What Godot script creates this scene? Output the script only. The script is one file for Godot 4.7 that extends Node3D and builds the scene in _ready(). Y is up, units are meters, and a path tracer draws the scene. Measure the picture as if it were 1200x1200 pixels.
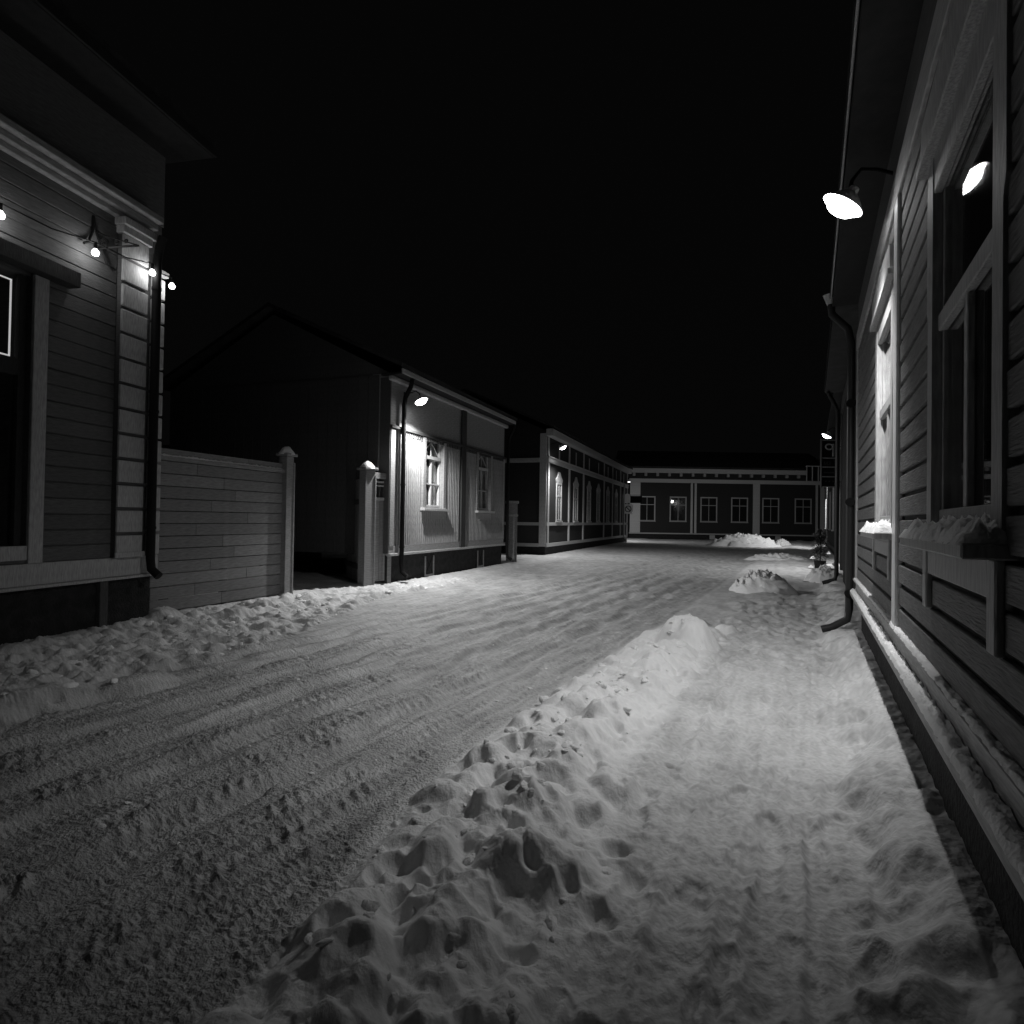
extends Node3D
# Night street between wooden houses in packed snow. X right, Z(depth) away from the camera along -z; metres.

const EYE := 1.6
var rng := RandomNumberGenerator.new()
var n_lo := FastNoiseLite.new()
var n_mid := FastNoiseLite.new()
var n_hi := FastNoiseLite.new()
var n_cell := FastNoiseLite.new()
var M := {}
var box_cache := {}
var used := {}
var buckets := {}
var dents := {}

# ---------------------------------------------------------------- helpers: nodes
func numbered(called: String) -> String:
	if not used.has(called):
		used[called] = 0
		return called
	used[called] += 1
	return "%s_%03d" % [called, used[called]]

func tag(o: Node, label := "", category := "", group := "", kind := "") -> Node:
	if label: o.set_meta("label", label)
	if category: o.set_meta("category", category)
	if group: o.set_meta("group", group)
	if kind: o.set_meta("kind", kind)
	return o

func thing(called: String, label: String, category: String, where := Transform3D(), group := "") -> Node3D:
	var o := Node3D.new()
	o.name = numbered(called)
	add_child(o)
	o.transform = where
	tag(o, label, category, group)
	return o

func part(called: String, mesh: Mesh, m: Material, parent: Node, at := Vector3.ZERO) -> MeshInstance3D:
	var o := MeshInstance3D.new()
	o.name = called if parent != self else numbered(called)
	o.mesh = mesh
	o.material_override = m
	o.position = at
	parent.add_child(o, true)
	return o

func P(x: float, z: float, y := 0.0) -> Vector3:
	return Vector3(x, y, -z)

# frames of walls: x along the wall, y up, z out of the wall towards the street
func left_frame(x0: float, t: float, zref: float) -> Transform3D:
	var a := atan(t)
	return Transform3D(Basis(Vector3(sin(a), 0, -cos(a)), Vector3.UP, Vector3(cos(a), 0, sin(a))), P(x0 + t * zref, zref))

func right_frame(x0: float, t: float, zref: float) -> Transform3D:
	var a := atan(t)
	return Transform3D(Basis(Vector3(-sin(a), 0, cos(a)), Vector3.UP, Vector3(-cos(a), 0, -sin(a))), P(x0 + t * zref, zref))

# ---------------------------------------------------------------- helpers: shapes
func tri(st: SurfaceTool, a: Vector3, b: Vector3, c: Vector3, n: Vector3) -> void:
	st.set_normal(n)
	if (b - a).cross(c - a).dot(n) > 0.0:
		st.add_vertex(a); st.add_vertex(c); st.add_vertex(b)
	else:
		st.add_vertex(a); st.add_vertex(b); st.add_vertex(c)

func face(st: SurfaceTool, pts: Array, out_from: Vector3) -> void:
	var n: Vector3 = (pts[1] - pts[0]).cross(pts[2] - pts[0]).normalized()
	var mid := Vector3.ZERO
	for p in pts: mid += p
	mid /= pts.size()
	if n.dot(mid - out_from) < 0.0: n = -n
	for i in range(1, pts.size() - 1): tri(st, pts[0], pts[i], pts[i + 1], n)

func start() -> SurfaceTool:
	var st := SurfaceTool.new()
	st.begin(Mesh.PRIMITIVE_TRIANGLES)
	return st

func add_box(st: SurfaceTool, lo: Vector3, hi: Vector3, bev := 0.0) -> void:
	var c := (lo + hi) * 0.5
	var h := (hi - lo) * 0.5
	var b := minf(bev, minf(h.x, minf(h.y, h.z)) * 0.45)
	for ax in 3:
		var u := (ax + 1) % 3
		var v := (ax + 2) % 3
		for s in [-1.0, 1.0]:
			var q := []
			for k in [[-1, -1], [1, -1], [1, 1], [-1, 1]]:
				var p := Vector3.ZERO
				p[ax] = s * h[ax]; p[u] = k[0] * (h[u] - b); p[v] = k[1] * (h[v] - b)
				q.append(c + p)
			face(st, q, c)
	if b <= 0.0: return
	for ax in 3:
		var u := (ax + 1) % 3
		var v := (ax + 2) % 3
		for su in [-1.0, 1.0]:
			for sv in [-1.0, 1.0]:
				var q := []
				for k in [[-1.0, 0], [1.0, 0], [1.0, 1], [-1.0, 1]]:
					var p := Vector3.ZERO
					p[ax] = k[0] * (h[ax] - b)
					p[u] = su * (h[u] if k[1] == 0 else h[u] - b)
					p[v] = sv * (h[v] - b if k[1] == 0 else h[v])
					q.append(c + p)
				face(st, q, c)
	for sx in [-1.0, 1.0]:
		for sy in [-1.0, 1.0]:
			for sz in [-1.0, 1.0]:
				face(st, [c + Vector3(sx * h.x, sy * (h.y - b), sz * (h.z - b)), c + Vector3(sx * (h.x - b), sy * h.y, sz * (h.z - b)), c + Vector3(sx * (h.x - b), sy * (h.y - b), sz * h.z)], c)

func box(parent: Node, called: String, x0: float, x1: float, y0: float, y1: float, z0: float, z1: float, m: Material, bev := 0.006) -> MeshInstance3D:
	var size := Vector3(absf(x1 - x0), absf(y1 - y0), absf(z1 - z0)).snapped(Vector3.ONE * 0.0005)
	var key := "%s %s" % [size, bev]
	if not box_cache.has(key):
		var st := start()
		add_box(st, -size * 0.5, size * 0.5, bev)
		box_cache[key] = st.commit()
	return part(called, box_cache[key], m, parent, Vector3((x0 + x1) * 0.5, (y0 + y1) * 0.5, (z0 + z1) * 0.5))

func tube_mesh(pts: Array, r: float, seg := 10, st: SurfaceTool = null) -> SurfaceTool:
	if st == null: st = start()
	var rings := []
	var n := pts.size()
	var side := Vector3.ZERO
	for i in n:
		var d: Vector3 = (pts[mini(i + 1, n - 1)] - pts[maxi(i - 1, 0)]).normalized()
		if side == Vector3.ZERO:
			side = d.cross(Vector3.UP if absf(d.y) < 0.9 else Vector3.RIGHT).normalized()
		side = (side - d * side.dot(d)).normalized()
		var up := d.cross(side)
		var ring := []
		for k in seg:
			var a := TAU * k / seg
			ring.append(pts[i] + (side * cos(a) + up * sin(a)) * r)
		rings.append(ring)
	for i in n - 1:
		for k in seg:
			var k2 := (k + 1) % seg
			var quad := [rings[i][k], rings[i][k2], rings[i + 1][k2], rings[i + 1][k]]
			var own := [pts[i], pts[i], pts[i + 1], pts[i + 1]]
			for t in [[0, 1, 2], [0, 2, 3]]:
				var a: Vector3 = quad[t[0]]
				var b: Vector3 = quad[t[1]]
				var c: Vector3 = quad[t[2]]
				var out: Vector3 = (a - own[t[0]]).normalized()
				var order := [0, 1, 2] if (b - a).cross(c - a).dot(out) < 0 else [0, 2, 1]
				for o in order:
					st.set_normal((quad[t[o]] - own[t[o]]).normalized())
					st.add_vertex(quad[t[o]])
	for e in [0, n - 1]:
		var d: Vector3 = (pts[0] - pts[1]).normalized() if e == 0 else (pts[n - 1] - pts[n - 2]).normalized()
		for k in seg: tri(st, pts[e], rings[e][k], rings[e][(k + 1) % seg], d)
	return st

func tube(parent: Node, called: String, pts: Array, r: float, m: Material, seg := 10) -> MeshInstance3D:
	return part(called, tube_mesh(pts, r, seg).commit(), m, parent)

# profile: [radius, y] pairs turned round y
func lathe(profile: Array, seg := 28) -> ArrayMesh:
	var st := start()
	for i in profile.size() - 1:
		var p0: Array = profile[i]
		var p1: Array = profile[i + 1]
		var dr: float = p1[0] - p0[0]
		var dy: float = p1[1] - p0[1]
		for k in seg:
			var a := TAU * k / seg
			var b := TAU * (k + 1) / seg
			var q := [Vector3(cos(a) * p0[0], p0[1], sin(a) * p0[0]), Vector3(cos(b) * p0[0], p0[1], sin(b) * p0[0]), Vector3(cos(b) * p1[0], p1[1], sin(b) * p1[0]), Vector3(cos(a) * p1[0], p1[1], sin(a) * p1[0])]
			var ns := []
			for ang in [a, b, b, a]: ns.append(Vector3(cos(ang) * dy, -dr, sin(ang) * dy).normalized())
			for t in [[0, 1, 2], [0, 2, 3]]:
				var f: Vector3 = (q[t[1]] - q[t[0]]).cross(q[t[2]] - q[t[0]])
				var order: Array = t if f.dot(ns[t[0]]) < 0 else [t[0], t[2], t[1]]
				for o in order:
					st.set_normal(ns[o])
					st.add_vertex(q[o])
	return st.commit()

# an outline in the wall plane given thickness z0..z1
func prism(parent: Node, called: String, outline: PackedVector2Array, z0: float, z1: float, m: Material) -> MeshInstance3D:
	var st := start()
	var idx := Geometry2D.triangulate_polygon(outline)
	for i in range(0, idx.size(), 3):
		for z in [z0, z1]:
			var n := Vector3(0, 0, 1) if z == maxf(z0, z1) else Vector3(0, 0, -1)
			tri(st, Vector3(outline[idx[i]].x, outline[idx[i]].y, z), Vector3(outline[idx[i + 1]].x, outline[idx[i + 1]].y, z), Vector3(outline[idx[i + 2]].x, outline[idx[i + 2]].y, z), n)
	var cw := Geometry2D.is_polygon_clockwise(outline)
	for i in outline.size():
		var a := outline[i]
		var b := outline[(i + 1) % outline.size()]
		var e := (b - a).normalized()
		var n2 := Vector2(e.y, -e.x) * (-1.0 if cw else 1.0)
		var n := Vector3(n2.x, n2.y, 0)
		tri(st, Vector3(a.x, a.y, z0), Vector3(b.x, b.y, z0), Vector3(b.x, b.y, z1), n)
		tri(st, Vector3(a.x, a.y, z0), Vector3(b.x, b.y, z1), Vector3(a.x, a.y, z1), n)
	return part(called, st.commit(), m, parent)

# a lumpy layer of snow lying on a ledge; x0..x1 along, z0..z1 across
func snow_strip(parent: Node, called: String, x0: float, x1: float, z0: float, z1: float, y: float, thick: float, step := 0.04) -> MeshInstance3D:
	var nx := maxi(3, int((x1 - x0) / step))
	var nz := 7
	var verts := []
	for i in nx + 1:
		var row := []
		for j in nz + 1:
			var u := float(i) / nx
			var v := float(j) / nz
			var x := lerpf(x0, x1, u)
			var z := lerpf(z0, z1, v)
			var edge := clampf(minf(minf(u, 1 - u) * nx / 1.5, minf(1 - v, 1.0) * nz / 2.0), 0, 1)
			z += (n_mid.get_noise_2d(x * 5.0 + z0 * 31.0, y * 17.0) * 0.25) * (z1 - z0) * (1.0 if j == nz else 0.0) * 0.5
			var h := thick * (0.75 + 0.55 * n_mid.get_noise_2d(x * 4.0 + y * 9.0, z * 6.0 + 7.0) + 0.3 * n_hi.get_noise_2d(x * 7.0, z * 9.0 + y))
			row.append(Vector3(x, y + maxf(0.002, h) * sqrt(edge) - (0.004 if edge == 0.0 else 0.0), z))
		verts.append(row)
	return part(called, grid_mesh(verts), M.snow, parent)

func grid_mesh(verts: Array) -> ArrayMesh:
	var st := start()
	var nx: int = verts.size()
	var nz: int = verts[0].size()
	for i in nx:
		for j in nz:
			var dx: Vector3 = verts[mini(i + 1, nx - 1)][j] - verts[maxi(i - 1, 0)][j]
			var dz: Vector3 = verts[i][mini(j + 1, nz - 1)] - verts[i][maxi(j - 1, 0)]
			var n := dz.cross(dx).normalized()
			if n.y < 0: n = -n
			st.set_normal(n)
			st.add_vertex(verts[i][j])
	for i in nx - 1:
		for j in nz - 1:
			var a := i * nz + j
			var f: Vector3 = (verts[i][j + 1] - verts[i][j]).cross(verts[i + 1][j] - verts[i][j]) + (verts[i + 1][j] - verts[i + 1][j + 1]).cross(verts[i][j + 1] - verts[i + 1][j + 1])
			for t in ([a, a + 1, a + nz, a + 1, a + nz + 1, a + nz] if f.y < 0 else [a, a + nz, a + 1, a + 1, a + nz, a + nz + 1]): st.add_index(t)
	return st.commit()

func dome_mesh(rx: float, rz: float, h: float, rough: float, seed_off: float, rings := 16, seg := 36) -> ArrayMesh:
	var verts := []
	for i in rings + 1:
		var row := []
		var q := float(i) / rings
		for k in seg + 1:
			var a := TAU * k / seg
			var rr := q * (1.0 + 0.22 * n_lo.get_noise_2d(cos(a) * 6.0 + seed_off, sin(a) * 6.0))
			var x := cos(a) * rx * rr
			var z := sin(a) * rz * rr
			var y := h * pow(maxf(0.0, 1.0 - q * q), 0.85)
			y += rough * (n_mid.get_noise_2d(x * 3.0 + seed_off * 3.0, z * 3.0) + 0.6 * n_hi.get_noise_2d(x * 5.0, z * 5.0 + seed_off)) * minf(1.0, (1.0 - q) * 4.0)
			row.append(Vector3(x, y - 0.05 * q, z))
		verts.append(row)
	return grid_mesh(verts)

# wall slab with rectangular openings; openings = [[x0, x1, y0, y1], ...] sorted in x
func pierced_wall(parent: Node, x0: float, x1: float, y0: float, y1: float, z0: float, z1: float, holes: Array, m: Material) -> void:
	var at := x0
	for h in holes:
		box(parent, "wall", at, h[0], y0, y1, z0, z1, m, 0.0)
		box(parent, "wall", h[0], h[1], y0, h[2], z0, z1, m, 0.0)
		box(parent, "wall", h[0], h[1], h[3], y1, z0, z1, m, 0.0)
		at = h[1]
	box(parent, "wall", at, x1, y0, y1, z0, z1, m, 0.0)

# horizontal boards, cut round the openings
func clapboards(parent: Node, x0: float, x1: float, y0: float, y1: float, pitch: float, gap: float, z0: float, z1: float, holes: Array, mats: Array) -> void:
	var y := y0
	while y < y1 - 0.03:
		var top := minf(y + pitch - gap, y1)
		var spans := [[x0, x1]]
		for h in holes:
			if top > h[2] + 0.001 and y < h[3] - 0.001:
				var next := []
				for s in spans:
					if h[0] > s[0] and h[1] < s[1]:
						next.append([s[0], h[0]]); next.append([h[1], s[1]])
					else:
						next.append(s)
				spans = next
		for s in spans:
			var dz := rng.randf_range(-0.0025, 0.0025)
			box(parent, "board", s[0] + 0.001, s[1] - 0.001, y, top, z0, z1 + dz, mats[rng.randi() % mats.size()], 0.005)
		y += pitch

func roof_slab(parent: Node, called: String, x0: float, x1: float, eave_z: float, eave_y: float, ridge_z: float, ridge_y: float, thick: float, m: Material) -> void:
	var st := start()
	var c := [Vector3(x0, eave_y, eave_z), Vector3(x1, eave_y, eave_z), Vector3(x1, ridge_y, ridge_z), Vector3(x0, ridge_y, ridge_z)]
	var up := Vector3(0, thick, 0)
	var mid: Vector3 = (c[0] + c[2]) * 0.5 + up * 0.5
	face(st, [c[0], c[1], c[2], c[3]], mid)
	face(st, [c[0] + up, c[1] + up, c[2] + up, c[3] + up], mid)
	for i in 4: face(st, [c[i], c[(i + 1) % 4], c[(i + 1) % 4] + up, c[i] + up], mid)
	part(called, st.commit(), m, parent)

func gable(parent: Node, called: String, x: float, y: float, z0: float, z1: float, ridge_y: float, m: Material) -> void:
	var st := start()
	var zm := (z0 + z1) * 0.5
	var mid := Vector3(x, y + 0.3, zm)
	for e in [x - 0.06, x + 0.06]: face(st, [Vector3(e, y, z0), Vector3(e, y, z1), Vector3(e, ridge_y, zm)], mid)
	face(st, [Vector3(x - 0.06, y, z0), Vector3(x + 0.06, y, z0), Vector3(x + 0.06, ridge_y, zm), Vector3(x - 0.06, ridge_y, zm)], mid)
	face(st, [Vector3(x - 0.06, y, z1), Vector3(x + 0.06, y, z1), Vector3(x + 0.06, ridge_y, zm), Vector3(x - 0.06, ridge_y, zm)], mid)
	part(called, st.commit(), m, parent)

# ---------------------------------------------------------------- materials
func grey(v: float) -> Color:
	return Color(v, v, v).linear_to_srgb()

func noise_tex(freq: float, octaves: int, seed_n: int, lo: float, hi: float, side := 512, type := FastNoiseLite.TYPE_SIMPLEX_SMOOTH) -> NoiseTexture2D:
	var n := FastNoiseLite.new()
	n.noise_type = type
	n.frequency = freq
	n.fractal_octaves = octaves
	n.seed = seed_n
	var t := NoiseTexture2D.new()
	t.width = side
	t.height = side
	t.seamless = true
	t.noise = n
	var g := Gradient.new()
	g.set_color(0, Color(lo, lo, lo))
	g.set_color(1, Color(hi, hi, hi))
	t.color_ramp = g
	return t

func surf(v: float, rough: float, tex: Texture2D = null, scale := Vector3.ONE, bump: Texture2D = null, depth := 0.0, spec := 0.4) -> StandardMaterial3D:
	var m := StandardMaterial3D.new()
	m.albedo_color = grey(v)
	m.roughness = rough
	m.metallic_specular = spec
	if tex: m.albedo_texture = tex
	if bump:
		m.heightmap_enabled = true
		m.heightmap_texture = bump
		m.heightmap_scale = depth
	if tex or bump:
		m.uv1_triplanar = true
		m.uv1_world_triplanar = true
		m.uv1_scale = scale
	return m

func glow(energy: float) -> StandardMaterial3D:
	var m := StandardMaterial3D.new()
	m.albedo_color = grey(0.7)
	m.emission_enabled = true
	m.emission = Color.WHITE
	m.emission_energy_multiplier = energy
	return m

func make_materials() -> void:
	var grain := noise_tex(0.02, 4, 3, 0.72, 1.0)
	var grain_b := noise_tex(0.03, 4, 5, 0.0, 1.0)
	var blotch := noise_tex(0.012, 5, 8, 0.55, 1.0)
	var fine := noise_tex(0.03, 5, 11, 0.0, 1.0, 1024)
	var grit := noise_tex(0.035, 4, 21, 0.0, 1.0, 1024)
	var along := Vector3(0.6, 5.0, 0.6)
	var upright := Vector3(5.0, 0.6, 5.0)
	for k in 3: M["right_%d" % k] = surf([0.19, 0.215, 0.17][k], 0.75, grain, along, grain_b, 0.5)
	for k in 3: M["left_%d" % k] = surf([0.13, 0.145, 0.12][k], 0.75, grain, along, grain_b, 0.4)
	for k in 3: M["fence_%d" % k] = surf([0.28, 0.31, 0.25][k], 0.85, grain, along, grain_b, 0.6)
	M.right_wall = surf(0.1, 0.9, grain, along)
	M.left_wall = surf(0.12, 0.9, grain, along)
	M.trim = surf(0.5, 0.6, grain, upright, grain_b, 0.3)
	M.trim_left = surf(0.52, 0.65, grain, upright, grain_b, 0.3)
	M.trim_flat = surf(0.5, 0.6, grain, along, grain_b, 0.3)
	M.white = surf(0.6, 0.55, grain, upright)
	M.pale = surf(0.42, 0.7, grain, upright, grain_b, 0.4)
	M.pale_plain = surf(0.36, 0.75, grain, along, grain_b, 0.3)
	M.dark_wood = surf(0.05, 0.7, grain, upright, grain_b, 0.4)
	M.ochre = surf(0.035, 0.85, grain, along, grain_b, 0.5)
	M.side_wood = surf(0.09, 0.85, grain, upright, grain_b, 0.5)
	M.stone = surf(0.035, 0.95, blotch, Vector3.ONE * 0.8, fine, 1.5)
	M.soffit = surf(0.02, 0.8, grain, along)
	M.roof = surf(0.05, 0.7, blotch, Vector3.ONE * 0.5)
	M.iron = surf(0.012, 0.6, null, Vector3.ONE, null, 0.0, 0.2)
	M.pipe = surf(0.025, 0.4, null, Vector3.ONE, null, 0.0, 0.4)
	M.pipe_pale = surf(0.5, 0.5)
	M.enamel = surf(0.75, 0.35)
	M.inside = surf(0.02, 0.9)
	M.curtain = surf(0.55, 0.95, grain, upright)
	M.snow = surf(0.8, 0.65, null, Vector3.ONE * 1.2, fine, 0.8, 0.3)
	M.leaf = surf(0.03, 0.8)
	M.glass = StandardMaterial3D.new()
	M.glass.albedo_color = Color(0.02, 0.02, 0.02, 0.12)
	M.glass.transparency = BaseMaterial3D.TRANSPARENCY_ALPHA
	M.glass.roughness = 0.02
	M.glass.metallic_specular = 0.6
	M.lamp_glow = glow(22.0)
	M.bulb_glow = glow(7.0)
	M.outline_glow = glow(0.7)
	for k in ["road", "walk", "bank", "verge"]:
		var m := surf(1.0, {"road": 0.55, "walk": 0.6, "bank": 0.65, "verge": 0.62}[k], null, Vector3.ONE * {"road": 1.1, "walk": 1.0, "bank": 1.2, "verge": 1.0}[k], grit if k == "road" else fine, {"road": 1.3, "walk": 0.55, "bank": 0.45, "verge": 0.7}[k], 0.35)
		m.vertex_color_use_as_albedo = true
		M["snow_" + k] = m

# ---------------------------------------------------------------- ground
func wall_distance(x: float, z: float) -> float:   # metres out from the right-hand wall
	return (0.63 + 0.5 * z - x) * 0.894

func left_edge(z: float) -> float:
	if z < 9.05: return -7.25 + 0.204 * z
	if z < 11.8: return lerpf(-5.5, -4.47, (z - 9.05) / 2.75)
	if z < 14.0: return lerpf(-4.47, -2.9, (z - 11.8) / 2.2)
	if z < 21.0: return -8.08 + 0.37 * z
	if z < 26.7: return lerpf(-0.31, 1.53, (z - 21.0) / 5.7)
	return -8.35 + 0.37 * z

func bank_line(z: float) -> float:   # the bank bends towards the wall near the viewer's end
	return 2.13 - 0.42 * smoothstep(4.2, 1.6, z)

func verge_width(z: float) -> float:
	return lerpf(2.5, 1.2, smoothstep(8.5, 14.0, z))

func put_bump(store: Dictionary, x: float, z: float, r: float, h: float, aspect := 1.0, turn := 0.0, block := 0.0) -> void:
	var reach := r * maxf(1.0, aspect)
	for i in range(floori((x - reach) / 0.5), floori((x + reach) / 0.5) + 1):
		for j in range(floori((z - reach) / 0.5), floori((z + reach) / 0.5) + 1):
			var key := Vector2i(i, j)
			if not store.has(key): store[key] = []
			store[key].append([x, z, r, h, aspect, cos(turn), sin(turn), block])

func scatter() -> void:
	# the ploughed bank runs along the pavement, 2.1 m from the wall
	for k in 260:
		var z := rng.randf_range(1.2, 8.6)
		var d := bank_line(z) + clampf(rng.randfn(0, 0.24), -0.48, 0.4)
		var r := 0.05 + 0.12 * pow(rng.randf(), 1.4)
		put_bump(buckets, 0.63 + 0.5 * z - d / 0.894, z, r, r * rng.randf_range(0.22, 0.52), rng.randf_range(1.0, 1.8), rng.randf() * PI)
	# the largest chunks, read from the photograph
	for c in [[2.22, 7.5, 0.42, 0.42], [1.95, 7.05, 0.3, 0.15], [0.06, 2.66, 0.17, 0.14], [0.1, 3.2, 0.2, 0.14], [-0.33, 2.75, 0.16, 0.12], [0.62, 3.5, 0.2, 0.12], [0.75, 4.7, 0.24, 0.15], [1.25, 5.7, 0.26, 0.16], [1.45, 6.2, 0.22, 0.14], [0.45, 4.1, 0.22, 0.14], [-0.55, 2.1, 0.2, 0.1], [3.1, 8.6, 0.2, 0.12], [2.9, 9.2, 0.18, 0.1]]:
		put_bump(buckets, c[0], c[1], c[2] * 0.85, c[3] * 0.8, 1.2, rng.randf() * PI, 0.3)
	for k in 230:
		var z := rng.randf_range(1.2, 8.2)
		var d := bank_line(z) + clampf(rng.randfn(-0.05, 0.35), -0.75, 0.4)
		put_bump(dents, 0.63 + 0.5 * z - d / 0.894, z, rng.randf_range(0.04, 0.1), rng.randf_range(0.025, 0.07), rng.randf_range(1.0, 1.8), rng.randf() * PI)
	# footprints on the pavement
	for k in 420:
		var z := rng.randf_range(1.4, 12.0)
		var d := rng.randf_range(0.25, 1.75)
		put_bump(dents, 0.63 + 0.5 * z - d / 0.894, z, rng.randf_range(0.05, 0.075), rng.randf_range(0.014, 0.034), rng.randf_range(1.7, 2.4), 1.1 + rng.randfn(0, 0.2), 1.0)
	# crumbs thrown up beside the wheel tracks
	for k in 1600:
		var z := rng.randf_range(1.6, 9.0)
		var d: float = [2.75, 3.3, 3.62, 4.28, 4.6, 5.0, 5.6, 6.3][rng.randi() % 8] + rng.randfn(0, 0.07)
		var r := rng.randf_range(0.012, 0.024)
		put_bump(buckets, 0.63 + 0.5 * z - (d + bank_line(z) - 2.13) / 0.894, z, r, r * rng.randf_range(0.35, 0.7), rng.randf_range(1.0, 1.6), rng.randf() * PI, 1.0)
	# trodden snow along the left-hand houses
	for k in 2600:
		var z := rng.randf_range(3.6, 16.0)
		var x := left_edge(z) + 0.15 + rng.randf() * (verge_width(z) - 0.1)
		put_bump(dents if k % 2 else buckets, x, z, rng.randf_range(0.05, 0.13), rng.randf_range(0.02, 0.065), rng.randf_range(1.0, 2.2), rng.randf() * PI, float(rng.randf() < 0.35))
	for c in [[-4.05, 5.0, 0.5, 0.16], [-3.5, 5.6, 0.3, 0.1], [-4.4, 9.6, 0.3, 0.14], [-4.3, 10.6, 0.28, 0.12], [-3.9, 11.6, 0.25, 0.1], [-5.3, 9.2, 0.25, 0.12], [-0.95, 2.9, 0.05, 0.02], [-1.38, 3.55, 0.06, 0.035]]:
		put_bump(buckets, c[0], c[1], c[2], c[3], 1.4, 1.2)

func ground_height(x: float, z: float, fine: bool) -> float:
	var d := wall_distance(x, z)
	var e := d - bank_line(z)
	var shift := bank_line(z) - 2.13
	var lo := n_lo.get_noise_2d(x, z)
	var mid := n_mid.get_noise_2d(x, z)
	var h := 0.012 * lo
	# pavement lies a little higher than the road
	var walk := 1.0 - smoothstep(2.52, 2.66, d - shift + 0.04 * lo + 0.02 * mid)
	h += 0.055 * walk * lerpf(1.0, 0.25 + 0.5 * absf(lo), smoothstep(8.0, 11.0, z))
	var along := 1.0 - smoothstep(8.3, 9.2, z + 0.5 * lo)
	var bank := smoothstep(0.55, 0.1, absf(e + 0.08 * lo)) * along
	h += bank * (0.035 + 0.05 * lo + 0.03 * mid)
	if fine and bank > 0.0: h += bank * 0.014 * clampf(0.35 + 1.5 * n_lo.get_noise_2d(x * 1.6 + 70.0, z * 1.6), 0.0, 1.0) * n_cell.get_noise_2d(x + 0.09 * mid, z + 0.05 * n_hi.get_noise_2d(x * 0.5, z * 0.5))
	if fine: h += (0.005 + bank * 0.007) * n_hi.get_noise_2d(x, z)
	if z > 9.0: h += 0.07 * smoothstep(0.9, 0.1, absf(e + 0.7)) * maxf(0.0, lo + 0.35) * smoothstep(9.0, 10.0, z)
	# drift against the right wall
	if d < 0.7: h += 0.2 * smoothstep(0.42, 0.0, d + 0.2 * lo + 0.12 * mid)
	if d < 1.9 and z < 14.0: h += 0.016 * n_mid.get_noise_2d(x * 1.1 + 30.0, z * 1.1) + 0.012 * n_hi.get_noise_2d(x * 0.7, z * 0.7 + 12.0)
	# thin ridges left by a sledge on the pavement
	if fine and d < 2.0:
		for q in [0.5, 0.58, 0.78, 0.86, 1.1, 1.28]:
			h += 0.02 * exp(-pow((d - q - 0.04 * lo) / 0.018, 2.0)) * clampf(0.65 + 1.2 * n_lo.get_noise_2d(q * 20.0, z * 0.6), 0.0, 1.0)
	# wheel ruts and tyre tread in the road
	if d - shift > 2.6:
		var far := d + 0.012 * z * maxf(0.0, d - 4.0)
		h -= 0.022 * smoothstep(0.26, 0.1, absf(d - shift - 2.98 + 0.05 * lo))
		for q in [3.45, 4.1, 4.75, 5.35, 6.1, 6.6]:
			h -= 0.04 * exp(-pow((far - q - 0.16 * lo) / 0.13, 2.0))
			h += 0.014 * exp(-pow((far - q - 0.19 - 0.16 * lo) / 0.06, 2.0))
		h += 0.016 * n_mid.get_noise_2d((x - 0.47 * z) * 2.0, z * 0.3)
		if fine and z < 11.0:
			var s := z / 0.894
			var tread := 0.0
			for q in [2.98, 3.75, 4.45, 5.15, 5.85]:
				tread = maxf(tread, smoothstep(0.24, 0.16, absf(far - q - 0.1 * lo)))
			h += 0.018 * tread * maxf(0.0, sin(s * 62.0 + 75.0 * absf(fmod(far, 0.22) - 0.11))) * clampf(0.6 + 1.6 * n_mid.get_noise_2d(x * 0.6, z * 0.6), 0.0, 1.4)
			h += (0.004 + 0.012 * clampf(lo + mid + 0.3, 0.0, 1.0)) * n_hi.get_noise_2d(x * 2.2, z * 2.2)
	# left verge climbs to the houses
	var dl := x - left_edge(z)
	var vw := verge_width(z)
	if dl < vw + 0.4:
		var rough := smoothstep(vw + 0.2, vw - 0.5, dl + 0.3 * lo) * smoothstep(30.0, 12.0, z)
		h += rough * (0.01 + 0.02 * mid + 0.015 * n_hi.get_noise_2d(x * 0.7, z * 0.7))
		h += 0.05 * smoothstep(0.6, -0.1, dl + 0.25 * lo)
	var key := Vector2i(floori(x / 0.5), floori(z / 0.5))
	if buckets.has(key):
		var top := 0.0
		for b in buckets[key]:
			var dx: float = x - b[0]
			var dz: float = z - b[1]
			var p: float = (dx * b[5] + dz * b[6]) / (b[2] * b[4])
			var q: float = (-dx * b[6] + dz * b[5]) / b[2]
			var w := p * p + q * q
			if w < 1.0: top = pow(pow(top, 3.0) + pow(b[3] * (1.0 - w) * (1.0 - w) * (1.0 + 2.0 * w), 3.0), 1.0 / 3.0)
		h += top
	if dents.has(key):
		var low := 0.0
		for b in dents[key]:
			var dx: float = x - b[0]
			var dz: float = z - b[1]
			var p: float = (dx * b[5] + dz * b[6]) / (b[2] * b[4])
			var q: float = (-dx * b[6] + dz * b[5]) / b[2]
			var w := p * p + q * q
			if w < 1.0: low = pow(pow(low, 3.0) + pow(b[3] * ((1.0 - w * w * w) if b[7] > 0.5 else (1.0 - w) * (1.0 - w) * (1.0 + 1.4 * w)), 3.0), 1.0 / 3.0)
		h -= low
	return h

func zone_of(x: float, z: float) -> int:   # 0 road, 1 pavement, 2 bank, 3 verge
	var d := wall_distance(x, z)
	var e := d - bank_line(z)
	if z < 8.9 and e > -0.63 and e < 0.53: return 2
	if e < 0.53: return 1
	if x - left_edge(z) < verge_width(z) and z < 27.0: return 3
	return 0

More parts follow.
